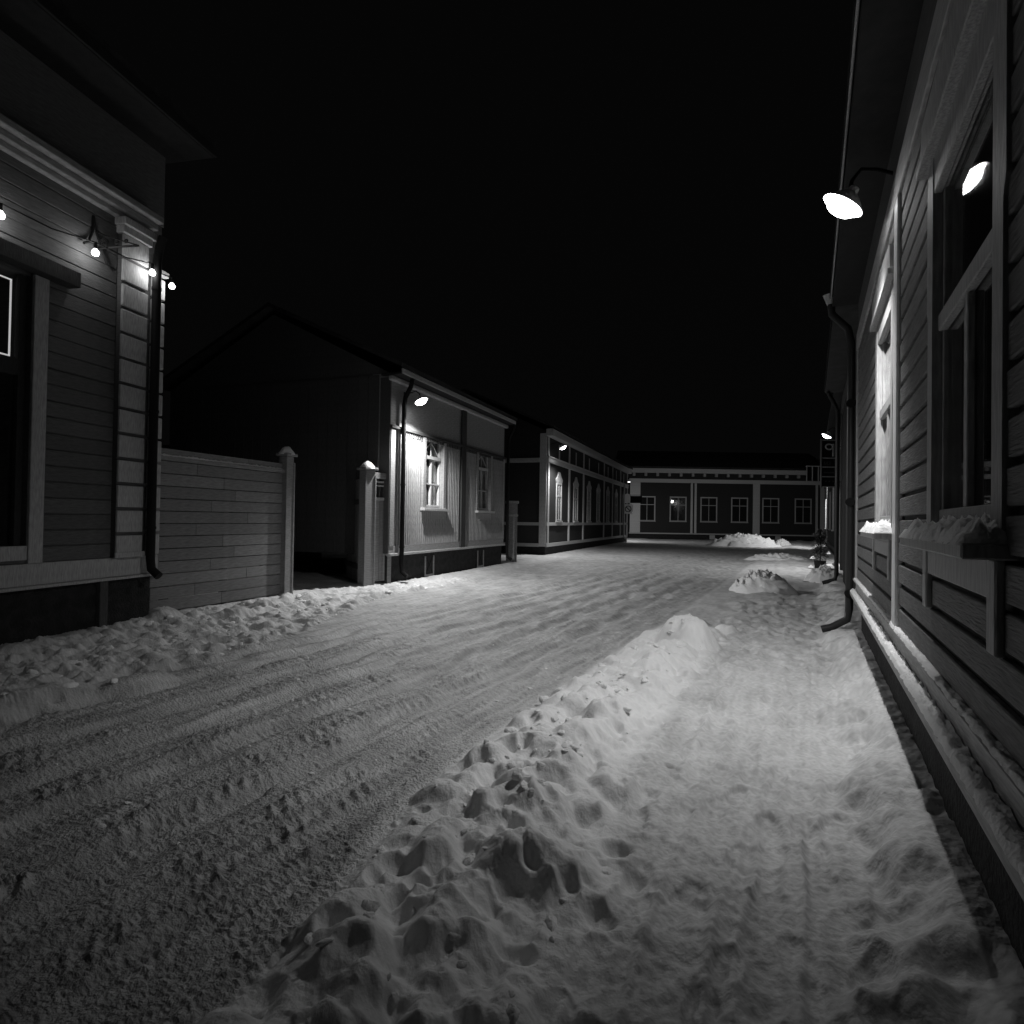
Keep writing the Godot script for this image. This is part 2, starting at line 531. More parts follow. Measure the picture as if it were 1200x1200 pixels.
# what the snow is: sanded and driven on the road, trodden on the pavement and verge, fresh where the plough threw it up
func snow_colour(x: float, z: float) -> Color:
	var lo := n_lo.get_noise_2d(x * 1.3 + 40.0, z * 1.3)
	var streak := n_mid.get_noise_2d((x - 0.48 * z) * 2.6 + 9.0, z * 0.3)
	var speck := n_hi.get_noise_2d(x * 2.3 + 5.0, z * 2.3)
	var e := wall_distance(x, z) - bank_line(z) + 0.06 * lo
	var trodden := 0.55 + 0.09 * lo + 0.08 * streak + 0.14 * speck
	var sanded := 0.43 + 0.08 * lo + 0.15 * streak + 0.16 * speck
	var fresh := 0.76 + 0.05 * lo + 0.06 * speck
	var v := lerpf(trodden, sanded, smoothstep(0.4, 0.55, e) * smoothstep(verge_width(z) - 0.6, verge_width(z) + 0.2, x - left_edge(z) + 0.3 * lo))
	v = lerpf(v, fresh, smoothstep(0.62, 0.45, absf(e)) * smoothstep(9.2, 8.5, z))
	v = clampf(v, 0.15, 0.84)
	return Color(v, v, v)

# an angular clod of frozen snow: a ball cut by random planes
func clod_mesh() -> ArrayMesh:
	var planes := []
	for k in 11:
		planes.append([Vector3(rng.randfn(0, 1), rng.randfn(0, 0.8), rng.randfn(0, 1)).normalized(), rng.randf_range(0.55, 0.95)])
	var rings := 7
	var seg := 11
	var verts := []
	for i in rings + 1:
		var row := []
		for j in seg + 1:
			var a := PI * i / rings
			var b := TAU * (j % seg) / seg
			var d := Vector3(sin(a) * cos(b), cos(a), sin(a) * sin(b))
			var r := 1.15
			for p in planes:
				var c: float = d.dot(p[0])
				if c > 0.2: r = minf(r, p[1] / c)
			row.append(d * r)
		verts.append(row)
	var st := start()
	for i in rings:
		for j in seg:
			for t in [[verts[i][j], verts[i + 1][j], verts[i + 1][j + 1]], [verts[i][j], verts[i + 1][j + 1], verts[i][j + 1]]]:
				var n: Vector3 = (t[1] - t[0]).cross(t[2] - t[0])
				if n.length() < 1e-6: continue
				n = n.normalized() * (1.0 if n.dot(t[0] + t[1] + t[2]) > 0.0 else -1.0)
				var order := [0, 1, 2] if (t[1] - t[0]).cross(t[2] - t[0]).dot(n) < 0.0 else [0, 2, 1]
				for o in order:
					st.set_normal((n * 0.5 + t[o].normalized() * 0.7).normalized())
					st.add_vertex(t[o])
	return st.commit()

func lay_clods(parent: Node, count: int, meshes: Array, where: Callable, small: float, large: float) -> void:
	for k in count:
		var at: Vector2 = where.call()
		var r := small + (large - small) * pow(rng.randf(), 2.2)
		var o := part("snow_clod", meshes[rng.randi() % meshes.size()], M.snow, parent, P(at.x, at.y, ground_height(at.x, at.y, true) - r * 0.02))
		o.basis = Basis(Vector3.UP, rng.randf() * TAU) * Basis(Vector3.RIGHT, rng.randfn(0, 0.35)) * Basis.from_scale(Vector3(r * rng.randf_range(0.9, 1.6), r * rng.randf_range(0.45, 0.8), r))

func make_ground() -> void:
	var rows := PackedFloat32Array()
	var z := 0.7
	while z < 62.0:
		rows.append(z)
		z += maxf(0.01, z * 0.0045)
	var cols := 500
	var r0 := -1.2
	var r1 := 1.05
	var nr := rows.size()
	var pos := PackedVector3Array()
	var colour := PackedColorArray()
	pos.resize(nr * (cols + 1))
	colour.resize(nr * (cols + 1))
	for i in nr:
		var zz := rows[i]
		var fine := zz < 22.0
		for j in cols + 1:
			var x := lerpf(r0, r1, float(j) / cols) * zz
			pos[i * (cols + 1) + j] = P(x, zz, ground_height(x, zz, fine))
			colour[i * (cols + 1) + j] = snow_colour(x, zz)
	var normal := PackedVector3Array()
	normal.resize(pos.size())
	for i in nr:
		for j in cols + 1:
			var a := pos[mini(i + 1, nr - 1) * (cols + 1) + j] - pos[maxi(i - 1, 0) * (cols + 1) + j]
			var b := pos[i * (cols + 1) + mini(j + 1, cols)] - pos[i * (cols + 1) + maxi(j - 1, 0)]
			var n := b.cross(a).normalized()
			normal[i * (cols + 1) + j] = n if n.y > 0 else -n
	var index := [PackedInt32Array(), PackedInt32Array(), PackedInt32Array(), PackedInt32Array()]
	for i in nr - 1:
		for j in cols:
			var a := i * (cols + 1) + j
			var mid := (pos[a] + pos[a + cols + 2]) * 0.5
			var k := zone_of(mid.x, -mid.z)
			index[k].append_array(PackedInt32Array([a, a + cols + 1, a + 1, a + 1, a + cols + 1, a + cols + 2]))
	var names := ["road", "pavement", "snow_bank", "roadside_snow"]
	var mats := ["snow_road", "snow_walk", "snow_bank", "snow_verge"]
	var made := []
	for k in 4:
		var map := PackedInt32Array()
		map.resize(pos.size())
		map.fill(-1)
		var v := PackedVector3Array()
		var n := PackedVector3Array()
		var c := PackedColorArray()
		var ix := PackedInt32Array()
		for t in index[k]:
			if map[t] < 0:
				map[t] = v.size()
				v.append(pos[t]); n.append(normal[t]); c.append(colour[t])
			ix.append(map[t])
		var arrays := []
		arrays.resize(Mesh.ARRAY_MAX)
		arrays[Mesh.ARRAY_VERTEX] = v
		arrays[Mesh.ARRAY_NORMAL] = n
		arrays[Mesh.ARRAY_COLOR] = c
		arrays[Mesh.ARRAY_INDEX] = ix
		var am := ArrayMesh.new()
		am.add_surface_from_arrays(Mesh.PRIMITIVE_TRIANGLES, arrays)
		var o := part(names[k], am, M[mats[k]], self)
		made.append(o)
		if k == 2: tag(o, "long lumpy ridge of ploughed snow between road and pavement", "snow bank")
		else: tag(o, "", "", "", "structure")
	var clods := []
	for k in 7: clods.append(clod_mesh())
	var on_bank := func() -> Vector2:
		var zb := 1.5 + 7.2 * pow(rng.randf(), 1.15)
		var db := bank_line(zb) + clampf(rng.randfn(0.02, 0.24), -0.5, 0.46)
		return Vector2(0.63 + 0.5 * zb - db / 0.894, zb)
	lay_clods(made[2], 200, clods, on_bank, 0.012, 0.05)
	var on_verge := func() -> Vector2:
		var zv := rng.randf_range(4.2, 15.0)
		return Vector2(left_edge(zv) + 0.2 + rng.randf() * verge_width(zv), zv)
	lay_clods(made[3], 130, clods, on_verge, 0.02, 0.075)
	var on_road := func() -> Vector2:
		var zr := rng.randf_range(2.2, 10.0)
		return Vector2(0.63 + 0.5 * zr - rng.randf_range(2.8, 6.5) / 0.894, zr)
	lay_clods(made[0], 60, clods, on_road, 0.01, 0.025)
	var st := start()
	var s := 220.0
	face(st, [Vector3(-s, -0.12, s), Vector3(s, -0.12, s), Vector3(s, -0.12, -s), Vector3(-s, -0.12, -s)], Vector3(0, -5, 0))
	tag(part("ground", st.commit(), M.snow, self), "", "", "", "structure")

func heap(called: String, label: String, x: float, z: float, rx: float, rz: float, h: float, rough: float, turn := 0.0) -> void:
	var o := part(called, dome_mesh(rx, rz, h, rough, x * 7.0 + z), M.snow, self, P(x, z, ground_height(x, z, false) - 0.02))
	o.rotation.y = turn
	tag(o, label, "snow heap", "heaps of cleared snow")

# ---------------------------------------------------------------- lamps
# local frame: y up, z towards the street; the dish hangs under an arm from the wall
func street_lamp(label: String, where: Transform3D, reach: float, tilt: float, lean: float, energy: float, out_deg: float, far_deg: float, cone := 72.0, soft := 1.0, big := 1.0) -> void:
	var t := thing("street_lamp", label, "street lamp", where, "dish lamps on the house walls")
	tube(t, "arm", [Vector3(0, 0.1, -reach + 0.015), Vector3(0, 0.16, -reach * 0.6), Vector3(0, 0.19, -reach * 0.25), Vector3(0, 0.12, -0.02), Vector3(0, 0.04, 0.0)], 0.014, M.iron, 8)
	box(t, "wall_plate", -0.05, 0.05, 0.02, 0.18, -reach + 0.004, -reach + 0.02, M.iron, 0.004)
	var turn := Basis(Vector3.BACK, lean) * Basis(Vector3.RIGHT, -tilt)
	var r := 0.165 * big
	var dish := part("shade", lathe([[0.0, 0.07], [0.035, 0.068], [0.045, 0.03], [0.07, 0.01], [0.12 * big, -0.03], [r, -0.075], [r - 0.004, -0.078], [0.115 * big, -0.036], [0.06, 0.0], [0.0, 0.005]]), M.enamel, t)
	dish.basis = turn
	var lens := part("glowing_lens", lathe([[0.0, -0.15], [0.05 * big, -0.145], [0.09 * big, -0.13], [0.12 * big, -0.105], [r * 0.85, -0.068], [r * 0.82, -0.06], [0.0, -0.05]]), M.lamp_glow, dish)
	var spot := SpotLight3D.new()
	spot.name = "lamp_light"
	spot.light_energy = energy
	spot.light_size = 0.05
	spot.spot_angle = cone
	spot.spot_angle_attenuation = soft
	spot.spot_range = 80.0
	spot.spot_attenuation = 2.0
	spot.shadow_enabled = true
	spot.basis = Basis.looking_at(Vector3(tan(deg_to_rad(far_deg)), -1.0, tan(deg_to_rad(out_deg))).normalized(), Vector3.RIGHT)
	spot.position = turn * Vector3(0, -0.21, 0)
	t.add_child(spot, true)

# ---------------------------------------------------------------- windows
func plain_window(parent: Node, cx: float, y0: float, y1: float, w: float, trim: Material, z := 0.0, bars := true, transom := 0.0) -> Node3D:
	var o := Node3D.new()
	o.name = "window"
	parent.add_child(o, true)
	o.position = Vector3(cx, y0, z)
	var h := y1 - y0
	var c := 0.11
	box(o, "casing", -w / 2 - c, -w / 2, -0.02, h + c, 0.0, 0.045, trim)
	box(o, "casing", w / 2, w / 2 + c, -0.02, h + c, 0.0, 0.045, trim)
	box(o, "casing", -w / 2, w / 2, h, h + c, 0.0, 0.043, trim)
	box(o, "sill", -w / 2 - c - 0.03, w / 2 + c + 0.03, -0.09, -0.02, 0.0, 0.09, trim)
	box(o, "pane", -w / 2, w / 2, 0.0, h, 0.004, 0.01, M.glass, 0.0)
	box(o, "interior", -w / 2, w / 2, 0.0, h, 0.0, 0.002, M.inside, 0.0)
	if bars:
		box(o, "glazing_bar", -0.025, 0.025, 0.0, h, 0.012, 0.035, trim, 0.003)
		box(o, "sash_rail", -w / 2, w / 2, 0.0, 0.045, 0.012, 0.033, trim, 0.003)
		if transom > 0: box(o, "transom", -w / 2, w / 2, transom - 0.03, transom + 0.03, 0.012, 0.04, trim, 0.003)
	return o

# ---------------------------------------------------------------- scene
func _ready() -> void:
	rng.seed = 20
	n_lo.noise_type = FastNoiseLite.TYPE_SIMPLEX_SMOOTH; n_lo.frequency = 0.9; n_lo.fractal_octaves = 2; n_lo.seed = 1
	n_mid.noise_type = FastNoiseLite.TYPE_SIMPLEX_SMOOTH; n_mid.frequency = 3.2; n_mid.fractal_octaves = 2; n_mid.seed = 2
	n_cell.noise_type = FastNoiseLite.TYPE_CELLULAR; n_cell.frequency = 5.5; n_cell.seed = 5; n_cell.fractal_type = FastNoiseLite.FRACTAL_NONE; n_cell.cellular_return_type = FastNoiseLite.RETURN_CELL_VALUE
	n_hi.noise_type = FastNoiseLite.TYPE_SIMPLEX_SMOOTH; n_hi.frequency = 11.0; n_hi.fractal_octaves = 2; n_hi.seed = 3

	var camera := Camera3D.new()
	camera.name = "camera"
	camera.fov = rad_to_deg(2.0 * atan(600.0 / 700.0))
	camera.far = 500.0
	camera.near = 0.05
	add_child(camera)
	camera.position = Vector3(0, EYE, 0)
	camera.rotation = Vector3(0.0129, 0, 0.0157)
	camera.current = true

	var env := Environment.new()
	env.background_mode = Environment.BG_SKY
	var sky := ProceduralSkyMaterial.new()
	sky.sky_top_color = grey(0.0018)
	sky.sky_horizon_color = grey(0.0022)
	sky.ground_bottom_color = grey(0.001)
	sky.ground_horizon_color = grey(0.0015)
	env.sky = Sky.new()
	env.sky.sky_material = sky
	env.tonemap_mode = Environment.TONE_MAPPER_LINEAR
	env.tonemap_exposure = 0.87
	env.sdfgi_enabled = true
	env.ssao_enabled = true
	env.ssil_enabled = true
	var we := WorldEnvironment.new()
	we.name = "world_environment"
	we.environment = env
	add_child(we)

	make_materials()
	scatter()
	make_ground()
	right_house()
	left_house()
	plank_fence()
	gateway()
	pale_house()
	long_house()
	far_building()
	right_row()
	lamps()
	details()

func lamps() -> void:
	var rb := right_frame(0.63, 0.5, 0.0).basis
	var lb := left_frame(0.0, 0.37, 0.0).basis
	street_lamp("large bright dish lamp under the eaves of the dark clapboard house", Transform3D(rb, P(2.576, 4.6, 4.15)), 0.316, 0.6, -0.05, 11.0, 23.0, -18.0, 65.0, 0.8)
	street_lamp("dish lamp over the first window of the pale boarded house", Transform3D(lb, P(-8.08 + 0.37 * 14.45 + 0.46, 14.45, 4.5)), 0.43, 0.5, 0.0, 30.0, 20.0, 6.0, 74.0, 0.5)
	street_lamp("dish lamp at the near corner of the long white trimmed house", Transform3D(lb, P(-8.35 + 0.37 * 26.9 + 0.62, 26.9, 4.95)), 0.6, 0.5, 0.0, 22.0, 30.0, 8.0, 74.0, 0.5)
	street_lamp("dish lamp beside the hanging letter sign", Transform3D(rb, P(10.55, 20.0, 4.65)), 0.5, 0.5, 0.0, 17.0, 30.0, -8.0, 64.0, 0.7)
	street_lamp("dish lamp round the far end of the long white trimmed house", Transform3D(Basis(Vector3.UP, 2.8), P(9.3, 47.7, 4.9)), 0.45, 0.5, 0.0, 18.0, 25.0, 0.0, 80.0)
	street_lamp("dish lamp further along the dark row past the letter sign", Transform3D(rb, P(19.9, 38.0, 4.3)), 0.5, 0.6, 0.0, 26.0, 40.0, -55.0, 80.0)

func right_house() -> void:
	var f := right_frame(0.63, 0.5, 7.7)
	var t := thing("clapboard_house", "dark clapboard house with tall cased windows and snowy ledges beside the pavement", "house", f)
	var x1 := 10.3
	var holes := [[2.62, 3.72, 1.62, 3.3], [5.36, 6.5, 1.62, 3.3]]
	box(t, "foundation", 0.0, x1, -0.1, 0.7, -0.4, -0.03, M.stone, 0.02)
	box(t, "wall", 0.0, x1, 0.7, 6.5, -4.0, -0.36, M.right_wall, 0.0)
	pierced_wall(t, 0.0, x1, 0.7, 4.6, -0.36, 0.0, holes, M.right_wall)
	for h in holes:
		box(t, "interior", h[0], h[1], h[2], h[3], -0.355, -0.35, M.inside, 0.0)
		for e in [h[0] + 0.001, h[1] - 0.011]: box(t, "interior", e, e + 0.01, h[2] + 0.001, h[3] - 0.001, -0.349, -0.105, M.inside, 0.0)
	clapboards(t, 0.11, x1, 0.925, 3.86, 0.148, 0.03, 0.002, 0.03, holes, [M.right_0, M.right_1, M.right_2])
	box(t, "corner_board", -0.02, 0.11, 0.91, 3.86, 0.0, 0.045, M.trim)
	var ledge := box(t, "water_table", -0.03, x1, 0.7, 0.755, -0.02, 0.1, M.trim_flat)
	snow_strip(ledge, "snow", -x1 / 2, x1 / 2, 0.0, 0.062, 0.026, 0.035)
	box(t, "base_board", -0.025, x1, 0.756, 0.878, 0.0, 0.035, M.trim_flat)
	var cap := box(t, "base_cap", -0.028, x1, 0.88, 0.908, 0.0, 0.065, M.trim_flat)
	snow_strip(cap, "snow", -x1 / 2, x1 / 2, -0.01, 0.03, 0.014, 0.022)
	box(t, "frieze_board", -0.03, x1, 3.86, 4.08, 0.0, 0.05, M.trim_flat)
	box(t, "frieze_board", -0.03, x1, 4.083, 4.5, 0.0, 0.03, M.right_wall)
	box(t, "soffit", -0.1, x1, 4.5, 4.56, 0.0, 0.33, M.soffit)
	var gutter := tube(t, "gutter", [Vector3(-0.12, 4.585, 0.345), Vector3(x1, 4.585, 0.345)], 0.01, M.trim, 8)
	roof_slab(t, "roof", -0.15, x1, 0.36, 4.61, -4.0, 7.4, 0.08, M.roof)
	# upright strip between the windows
	box(t, "wall_strip", 3.93, 4.13, 0.91, 3.859, 0.0, 0.052, M.enamel, 0.012)
	for h in holes: cased_window(t, (h[0] + h[1]) / 2, h[2], h[3], h[1] - h[0])
	# rain pipe at the far corner, with its swan neck from the eaves
	var pipe := thing("downpipe", "dark rain pipe with curved foot at the far corner of the clapboard house", "downpipe", f, "rain pipes")
	tube(pipe, "pipe", [Vector3(-0.14, 4.55, 0.34), Vector3(-0.14, 4.42, 0.33), Vector3(-0.14, 4.2, 0.14), Vector3(-0.14, 4.0, 0.1), Vector3(-0.14, 2.0, 0.1), Vector3(-0.14, 0.5, 0.1), Vector3(-0.14, 0.36, 0.12), Vector3(-0.14, 0.24, 0.3), Vector3(-0.14, 0.2, 0.42)], 0.048, M.pipe, 14)
	for y in [0.7, 1.9, 3.2]: tube(pipe, "bracket", [Vector3(-0.2, y, 0.1), Vector3(-0.08, y, 0.1)], 0.058, M.iron, 12)
	part("hopper", lathe([[0.03, -0.1], [0.05, -0.05], [0.09, 0.06], [0.085, 0.06], [0.0, 0.0]], 16), M.pipe_pale, pipe, Vector3(-0.14, 4.62, 0.35))

func cased_window(parent: Node, cx: float, y0: float, y1: float, w: float) -> void:
	var o := Node3D.new()
	o.name = "window"
	parent.add_child(o, true)
	o.position = Vector3(cx, 0, 0)
	for s in [-1.0, 1.0]:
		# the casing is broad above and narrow below, with a cut shoulder
		var a: float = s * (w / 2 - 0.03)
		var side := PackedVector2Array([Vector2(a, y0 - 0.07), Vector2(a + s * 0.12, y0 - 0.07), Vector2(a + s * 0.12, 2.62), Vector2(a + s * 0.15, 2.68), Vector2(a + s * 0.15, 3.3), Vector2(a + s * 0.13, 3.34), Vector2(a + s * 0.13, 3.4), Vector2(a, 3.4)])
		prism(o, "casing", side, 0.0, 0.042, M.trim)
		box(o, "jamb", a - s * 0.035, a, y0, y1, -0.1, 0.0, M.trim, 0.003)
		var leg := box(o, "apron_leg", s * (w / 2 - 0.01), s * (w / 2 + 0.09), y0 - 0.42, y0 - 0.12, 0.03, 0.058, M.trim)
	box(o, "head_casing", -w / 2 + 0.03, w / 2 - 0.03, 3.22, 3.4, 0.0, 0.038, M.trim)
	box(o, "hood", -w / 2 - 0.18, w / 2 + 0.18, 3.4, 3.45, 0.0, 0.085, M.trim)
	prism(o, "hood_board", PackedVector2Array([Vector2(-w / 2 - 0.17, 3.45), Vector2(w / 2 + 0.17, 3.45), Vector2(w / 2 + 0.12, 3.64), Vector2(0, 3.7), Vector2(-w / 2 - 0.12, 3.64)]), 0.0, 0.07, M.trim)
	var sill := box(o, "sill", -w / 2 - 0.13, w / 2 + 0.13, y0 - 0.12, y0 - 0.07, -0.1, 0.15, M.trim)
	snow_strip(sill, "snow", -w / 2 - 0.12, w / 2 + 0.12, -0.02, 0.13, 0.02, 0.075, 0.03)
	box(o, "apron", -w / 2 + 0.09 - 0.1, w / 2 - 0.09 + 0.1, y0 - 0.25, y0 - 0.121, 0.03, 0.05, M.trim)
	# sash: one upright bar, one transom, two rails
	var sash := Node3D.new()
	sash.name = "sash"
	o.add_child(sash, true)
	box(sash, "pane", -w / 2 + 0.05, w / 2 - 0.05, y0, y1, -0.022, -0.018, M.glass, 0.0)
	box(sash, "transom", -w / 2 + 0.05, w / 2 - 0.05, 2.54, 2.62, -0.017, 0.02, M.trim, 0.004)
	box(sash, "rail", -w / 2 + 0.05, w / 2 - 0.05, y0, y0 + 0.06, -0.017, 0.012, M.trim, 0.004)
	box(sash, "rail", -w / 2 + 0.05, w / 2 - 0.05, y1 - 0.07, y1 - 0.001, -0.017, 0.0, M.trim, 0.004)
	box(sash, "mullion", -0.03, 0.03, y0 + 0.061, 2.539, -0.017, 0.01, M.trim, 0.004)
	snow_strip(o, "snow", -w / 2 + 0.06, w / 2 - 0.06, -0.01, 0.05, y0 - 0.06, 0.08, 0.03)

func left_house() -> void:
	var f := left_frame(-7.25, 0.204, 9.05)
	var t := thing("cornice_house", "tall grey boarded house with corner pilaster, heavy cornice and wide eaves", "house", f)
	var x0 := -7.6
	var holes := [[-3.6, -1.98, 1.2, 4.42]]
	box(t, "foundation", x0, -0.02, -0.2, 0.68, -0.5, -0.04, M.stone, 0.02)
	box(t, "wall", x0, 0.0, 0.68, 7.2, -8.0, -0.6, M.left_wall, 0.0)
	pierced_wall(t, x0, 0.0, 0.68, 7.1, -0.6, 0.0, holes, M.left_wall)
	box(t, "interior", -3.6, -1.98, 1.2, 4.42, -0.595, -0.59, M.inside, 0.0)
	clapboards(t, x0, -0.8, 0.99, 5.7, 0.2, 0.014, 0.002, 0.024, holes, [M.left_0, M.left_1, M.left_2])
	box(t, "foundation_post", -0.95, -0.82, -0.1, 0.68, -0.04, 0.03, M.side_wood)
	box(t, "base_board", x0, 0.02, 0.72, 0.985, 0.0, 0.05, M.trim_left)
	box(t, "base_cap", x0, 0.045, 0.68, 0.718, -0.02, 0.1, M.trim_left)
	# corner pilaster cut into blocks by deep grooves
	box(t, "pilaster_back", -0.79, -0.37, 0.99, 5.5, 0.001, 0.085, M.left_wall)
	var y := 0.992
	while y < 5.45:
		box(t, "pilaster_block", -0.8, -0.36, y, minf(y + 0.302, 5.5), 0.086, 0.125, M.trim_left, 0.012)
		if y < 5.1: box(t, "corner_block", -0.2, 0.035, y, y + 0.312, 0.0, 0.06, M.trim_left, 0.012)
		y += 0.35
	box(t, "pilaster_base", -0.84, -0.33, 0.986, 1.06, 0.126, 0.15, M.trim_left)
	box(t, "corner_cap", -0.22, 0.06, 5.2, 5.28, 0.0, 0.1, M.trim_left)
	box(t, "capital", -0.83, -0.33, 5.5, 5.6, 0.0, 0.16, M.trim_left)
	box(t, "capital", -0.86, -0.3, 5.601, 5.7, 0.0, 0.2, M.trim_left)
	for c in [[5.7, 5.78, 0.1], [5.781, 5.87, 0.17], [5.871, 5.97, 0.26]]: box(t, "cornice", x0, -0.24, c[0], c[1], 0.0, c[2], M.pale_plain, 0.012)
	box(t, "frieze", x0, 0.02, 5.971, 7.05, 0.0, 0.02, M.left_1)
	box(t, "soffit", x0, 0.16, 7.05, 7.09, -0.6, 0.75, M.soffit)
	box(t, "fascia", x0, 0.18, 7.06, 7.2, 0.751, 0.79, M.soffit)
	roof_slab(t, "roof", x0, 0.18, 0.76, 7.21, -4.5, 10.0, 0.1, M.roof)
	# tall window with a dark hood
	var w := Node3D.new()
	w.name = "window"
	t.add_child(w, true)
	box(w, "casing", -1.98, -1.8, 0.986, 4.44, 0.024, 0.07, M.trim_left)
	box(w, "casing", -3.78, -3.6, 0.986, 4.44, 0.024, 0.07, M.trim_left)
	box(w, "hood", -4.1, -1.5, 4.45, 4.64, 0.024, 0.2, M.dark_wood)
	box(w, "sill", -3.59, -1.985, 1.03, 1.2, -0.05, 0.06, M.trim_left)
	for x in [-3.6, -2.06]: box(w, "sash_stile", x, x + 0.08, 1.2, 4.42, -0.12, -0.05, M.dark_wood, 0.004)
	box(w, "transom", -3.52, -2.06, 3.22, 3.4, -0.12, -0.03, M.dark_wood, 0.004)
	box(w, "mullion", -2.83, -2.77, 1.2, 3.22, -0.12, -0.05, M.dark_wood, 0.004)
	box(w, "pane", -3.52, -2.06, 1.2, 3.22, -0.1, -0.096, M.glass, 0.0)
	box(w, "pane", -3.52, -2.06, 3.4, 4.42, -0.1, -0.096, M.glass, 0.0)
	var lf := thing("glow_outline", "thin glowing rectangular outline behind the upper pane of the hooded window", "light", f * Transform3D(Basis(), Vector3(-2.8, 3.44, -0.16)))  # bright outline of unknown source, added as bars that glow by themselves
	box(lf, "outline_bar", -0.72, 0.72, 0.0, 0.016, 0.0, 0.012, M.outline_glow, 0.0)
	box(lf, "outline_bar", -0.72, 0.72, 0.9, 0.916, 0.0, 0.012, M.outline_glow, 0.0)
	box(lf, "outline_bar", 0.705, 0.72, 0.018, 0.898, 0.0, 0.012, M.outline_glow, 0.0)
	box(lf, "outline_bar", -0.72, -0.705, 0.018, 0.898, 0.0, 0.012, M.outline_glow, 0.0)
	# rain pipe down the pilaster
	var pipe := thing("downpipe", "black rain pipe in front of the corner pilaster of the cornice house", "downpipe", f, "rain pipes")
	tube(pipe, "pipe", [Vector3(-0.3, 5.66, 0.3), Vector3(-0.3, 5.5, 0.24), Vector3(-0.3, 5.3, 0.21), Vector3(-0.3, 3.0, 0.21), Vector3(-0.3, 0.95, 0.21), Vector3(-0.3, 0.8, 0.23), Vector3(-0.3, 0.7, 0.36)], 0.06, M.iron, 14)
	for yb in [1.4, 3.1, 4.9]: tube(pipe, "bracket", [Vector3(-0.3, yb - 0.02, 0.21), Vector3(-0.3, yb + 0.02, 0.21)], 0.068, M.iron, 14)
	# wrought iron sign bracket
	var b := thing("sign_bracket", "black wrought iron bracket with scrolls on the cornice house wall", "bracket", f * Transform3D(Basis(), Vector3(-1.2, 5.12, 0.03)))
	tube(b, "wall_stay", [Vector3(0, 0.42, 0.0), Vector3(-0.02, 0.2, 0.02), Vector3(-0.1, 0.03, 0.05), Vector3(-0.18, -0.03, 0.06)], 0.016, M.iron, 8)
	tube(b, "wall_stay", [Vector3(0, 0.42, 0.01), Vector3(0.03, 0.2, 0.03), Vector3(0.1, 0.0, 0.05), Vector3(0.17, -0.16, 0.06)], 0.014, M.iron, 8)
	tube(b, "arm", [Vector3(0.05, 0.0, 0.02), Vector3(0.06, 0.01, 0.3), Vector3(0.06, 0.0, 0.66)], 0.014, M.iron, 8)
	tube(b, "diagonal_stay", [Vector3(0.02, 0.22, 0.02), Vector3(0.05, 0.1, 0.34), Vector3(0.06, 0.01, 0.64)], 0.009, M.iron, 8)
	for c in [[0.09, 0.12, 0.075], [0.2, 0.32, 0.035], [0.2, 0.47, 0.03]]:
		var pts := []
		for k in 22:
			var a := 0.55 * k
			var r: float = c[2] * (1.0 - k / 28.0)
			pts.append(Vector3(0.055, 0.07 + sin(a) * r, c[1] + cos(a) * r))
		tube(b, "scroll", pts, 0.007, M.iron, 6)
	# festoon bulbs along the wall
	var s := thing("string_light", "string of bare bulbs along the wall of the cornice house", "string lights", f)
	var spots := [[-3.6, 4.9, 0.2], [-2.5, 4.88, 0.2], [-1.33, 4.98, 0.22], [-0.4, 5.1, 0.22], [0.0, 5.06, 0.2]]
	var wire := []
	for i in spots.size():
		var p: Array = spots[i]
		wire.append(Vector3(p[0], p[1] + 0.13, p[2]))
		if i + 1 < spots.size():
			var q: Array = spots[i + 1]
			wire.append(Vector3((p[0] + q[0]) / 2, (p[1] + q[1]) / 2 + 0.08, (p[2] + q[2]) / 2))
		part("socket", lathe([[0.0, 0.13], [0.018, 0.13], [0.022, 0.05], [0.0, 0.045]], 10), M.iron, s, Vector3(p[0], p[1], p[2]))
		part("bulb", lathe([[0.0, 0.052], [0.02, 0.045], [0.042, 0.012], [0.045, -0.01], [0.034, -0.036], [0.0, -0.05]], 16), M.bulb_glow, s, Vector3(p[0], p[1], p[2]))
		var l := OmniLight3D.new()
		l.name = "bulb_light"
		l.light_energy = 0.15
		l.light_size = 0.04
		l.omni_range = 40.0
		l.omni_attenuation = 2.0
		l.shadow_enabled = true
		l.position = Vector3(p[0], p[1], p[2])
		s.add_child(l, true)
	tube(s, "wire", wire, 0.009, M.iron, 6)

func plank_fence() -> void:
	var a := P(-5.5, 9.12)
	var b := P(-4.47, 11.8)
	var d := (b - a).normalized()
	var f := Transform3D(Basis(d, Vector3.UP, d.cross(Vector3.UP)), a)
	var len := a.distance_to(b)
	var t := thing("plank_fence", "tall fence of wide horizontal planks beside the cornice house", "fence", f)
	var y := 0.08
	var k := 0
	while y < 2.5:
		var cut: float = [1.35, 0.8, 1.9, 1.1, 1.6][k % 5]
		for s in [[0.0, cut], [cut + 0.004, len - 0.1]]:
			box(t, "plank", s[0], s[1], y, y + 0.187, -0.03, 0.0 + rng.randf_range(-0.003, 0.003), M["fence_%d" % (rng.randi() % 3)], 0.006)
		y += 0.197
		k += 1
	for x in [0.25, 1.4]: box(t, "rail_post", x, x + 0.1, 0.0, 2.4, -0.14, -0.034, M.side_wood)
	box(t, "cap_rail", -0.02, len - 0.1, 2.452, 2.51, -0.1, 0.05, M.fence_1)
	snow_strip(t, "snow", -0.02, len - 0.1, -0.09, 0.045, 2.51, 0.035)
	var p := thing("gate_post", "square post with snowy cap at the end of the plank fence", "gate post", f * Transform3D(Basis(), Vector3(len, 0, 0)), "gate posts")
	make_post(p, 0.2, 2.78, M.fence_1)

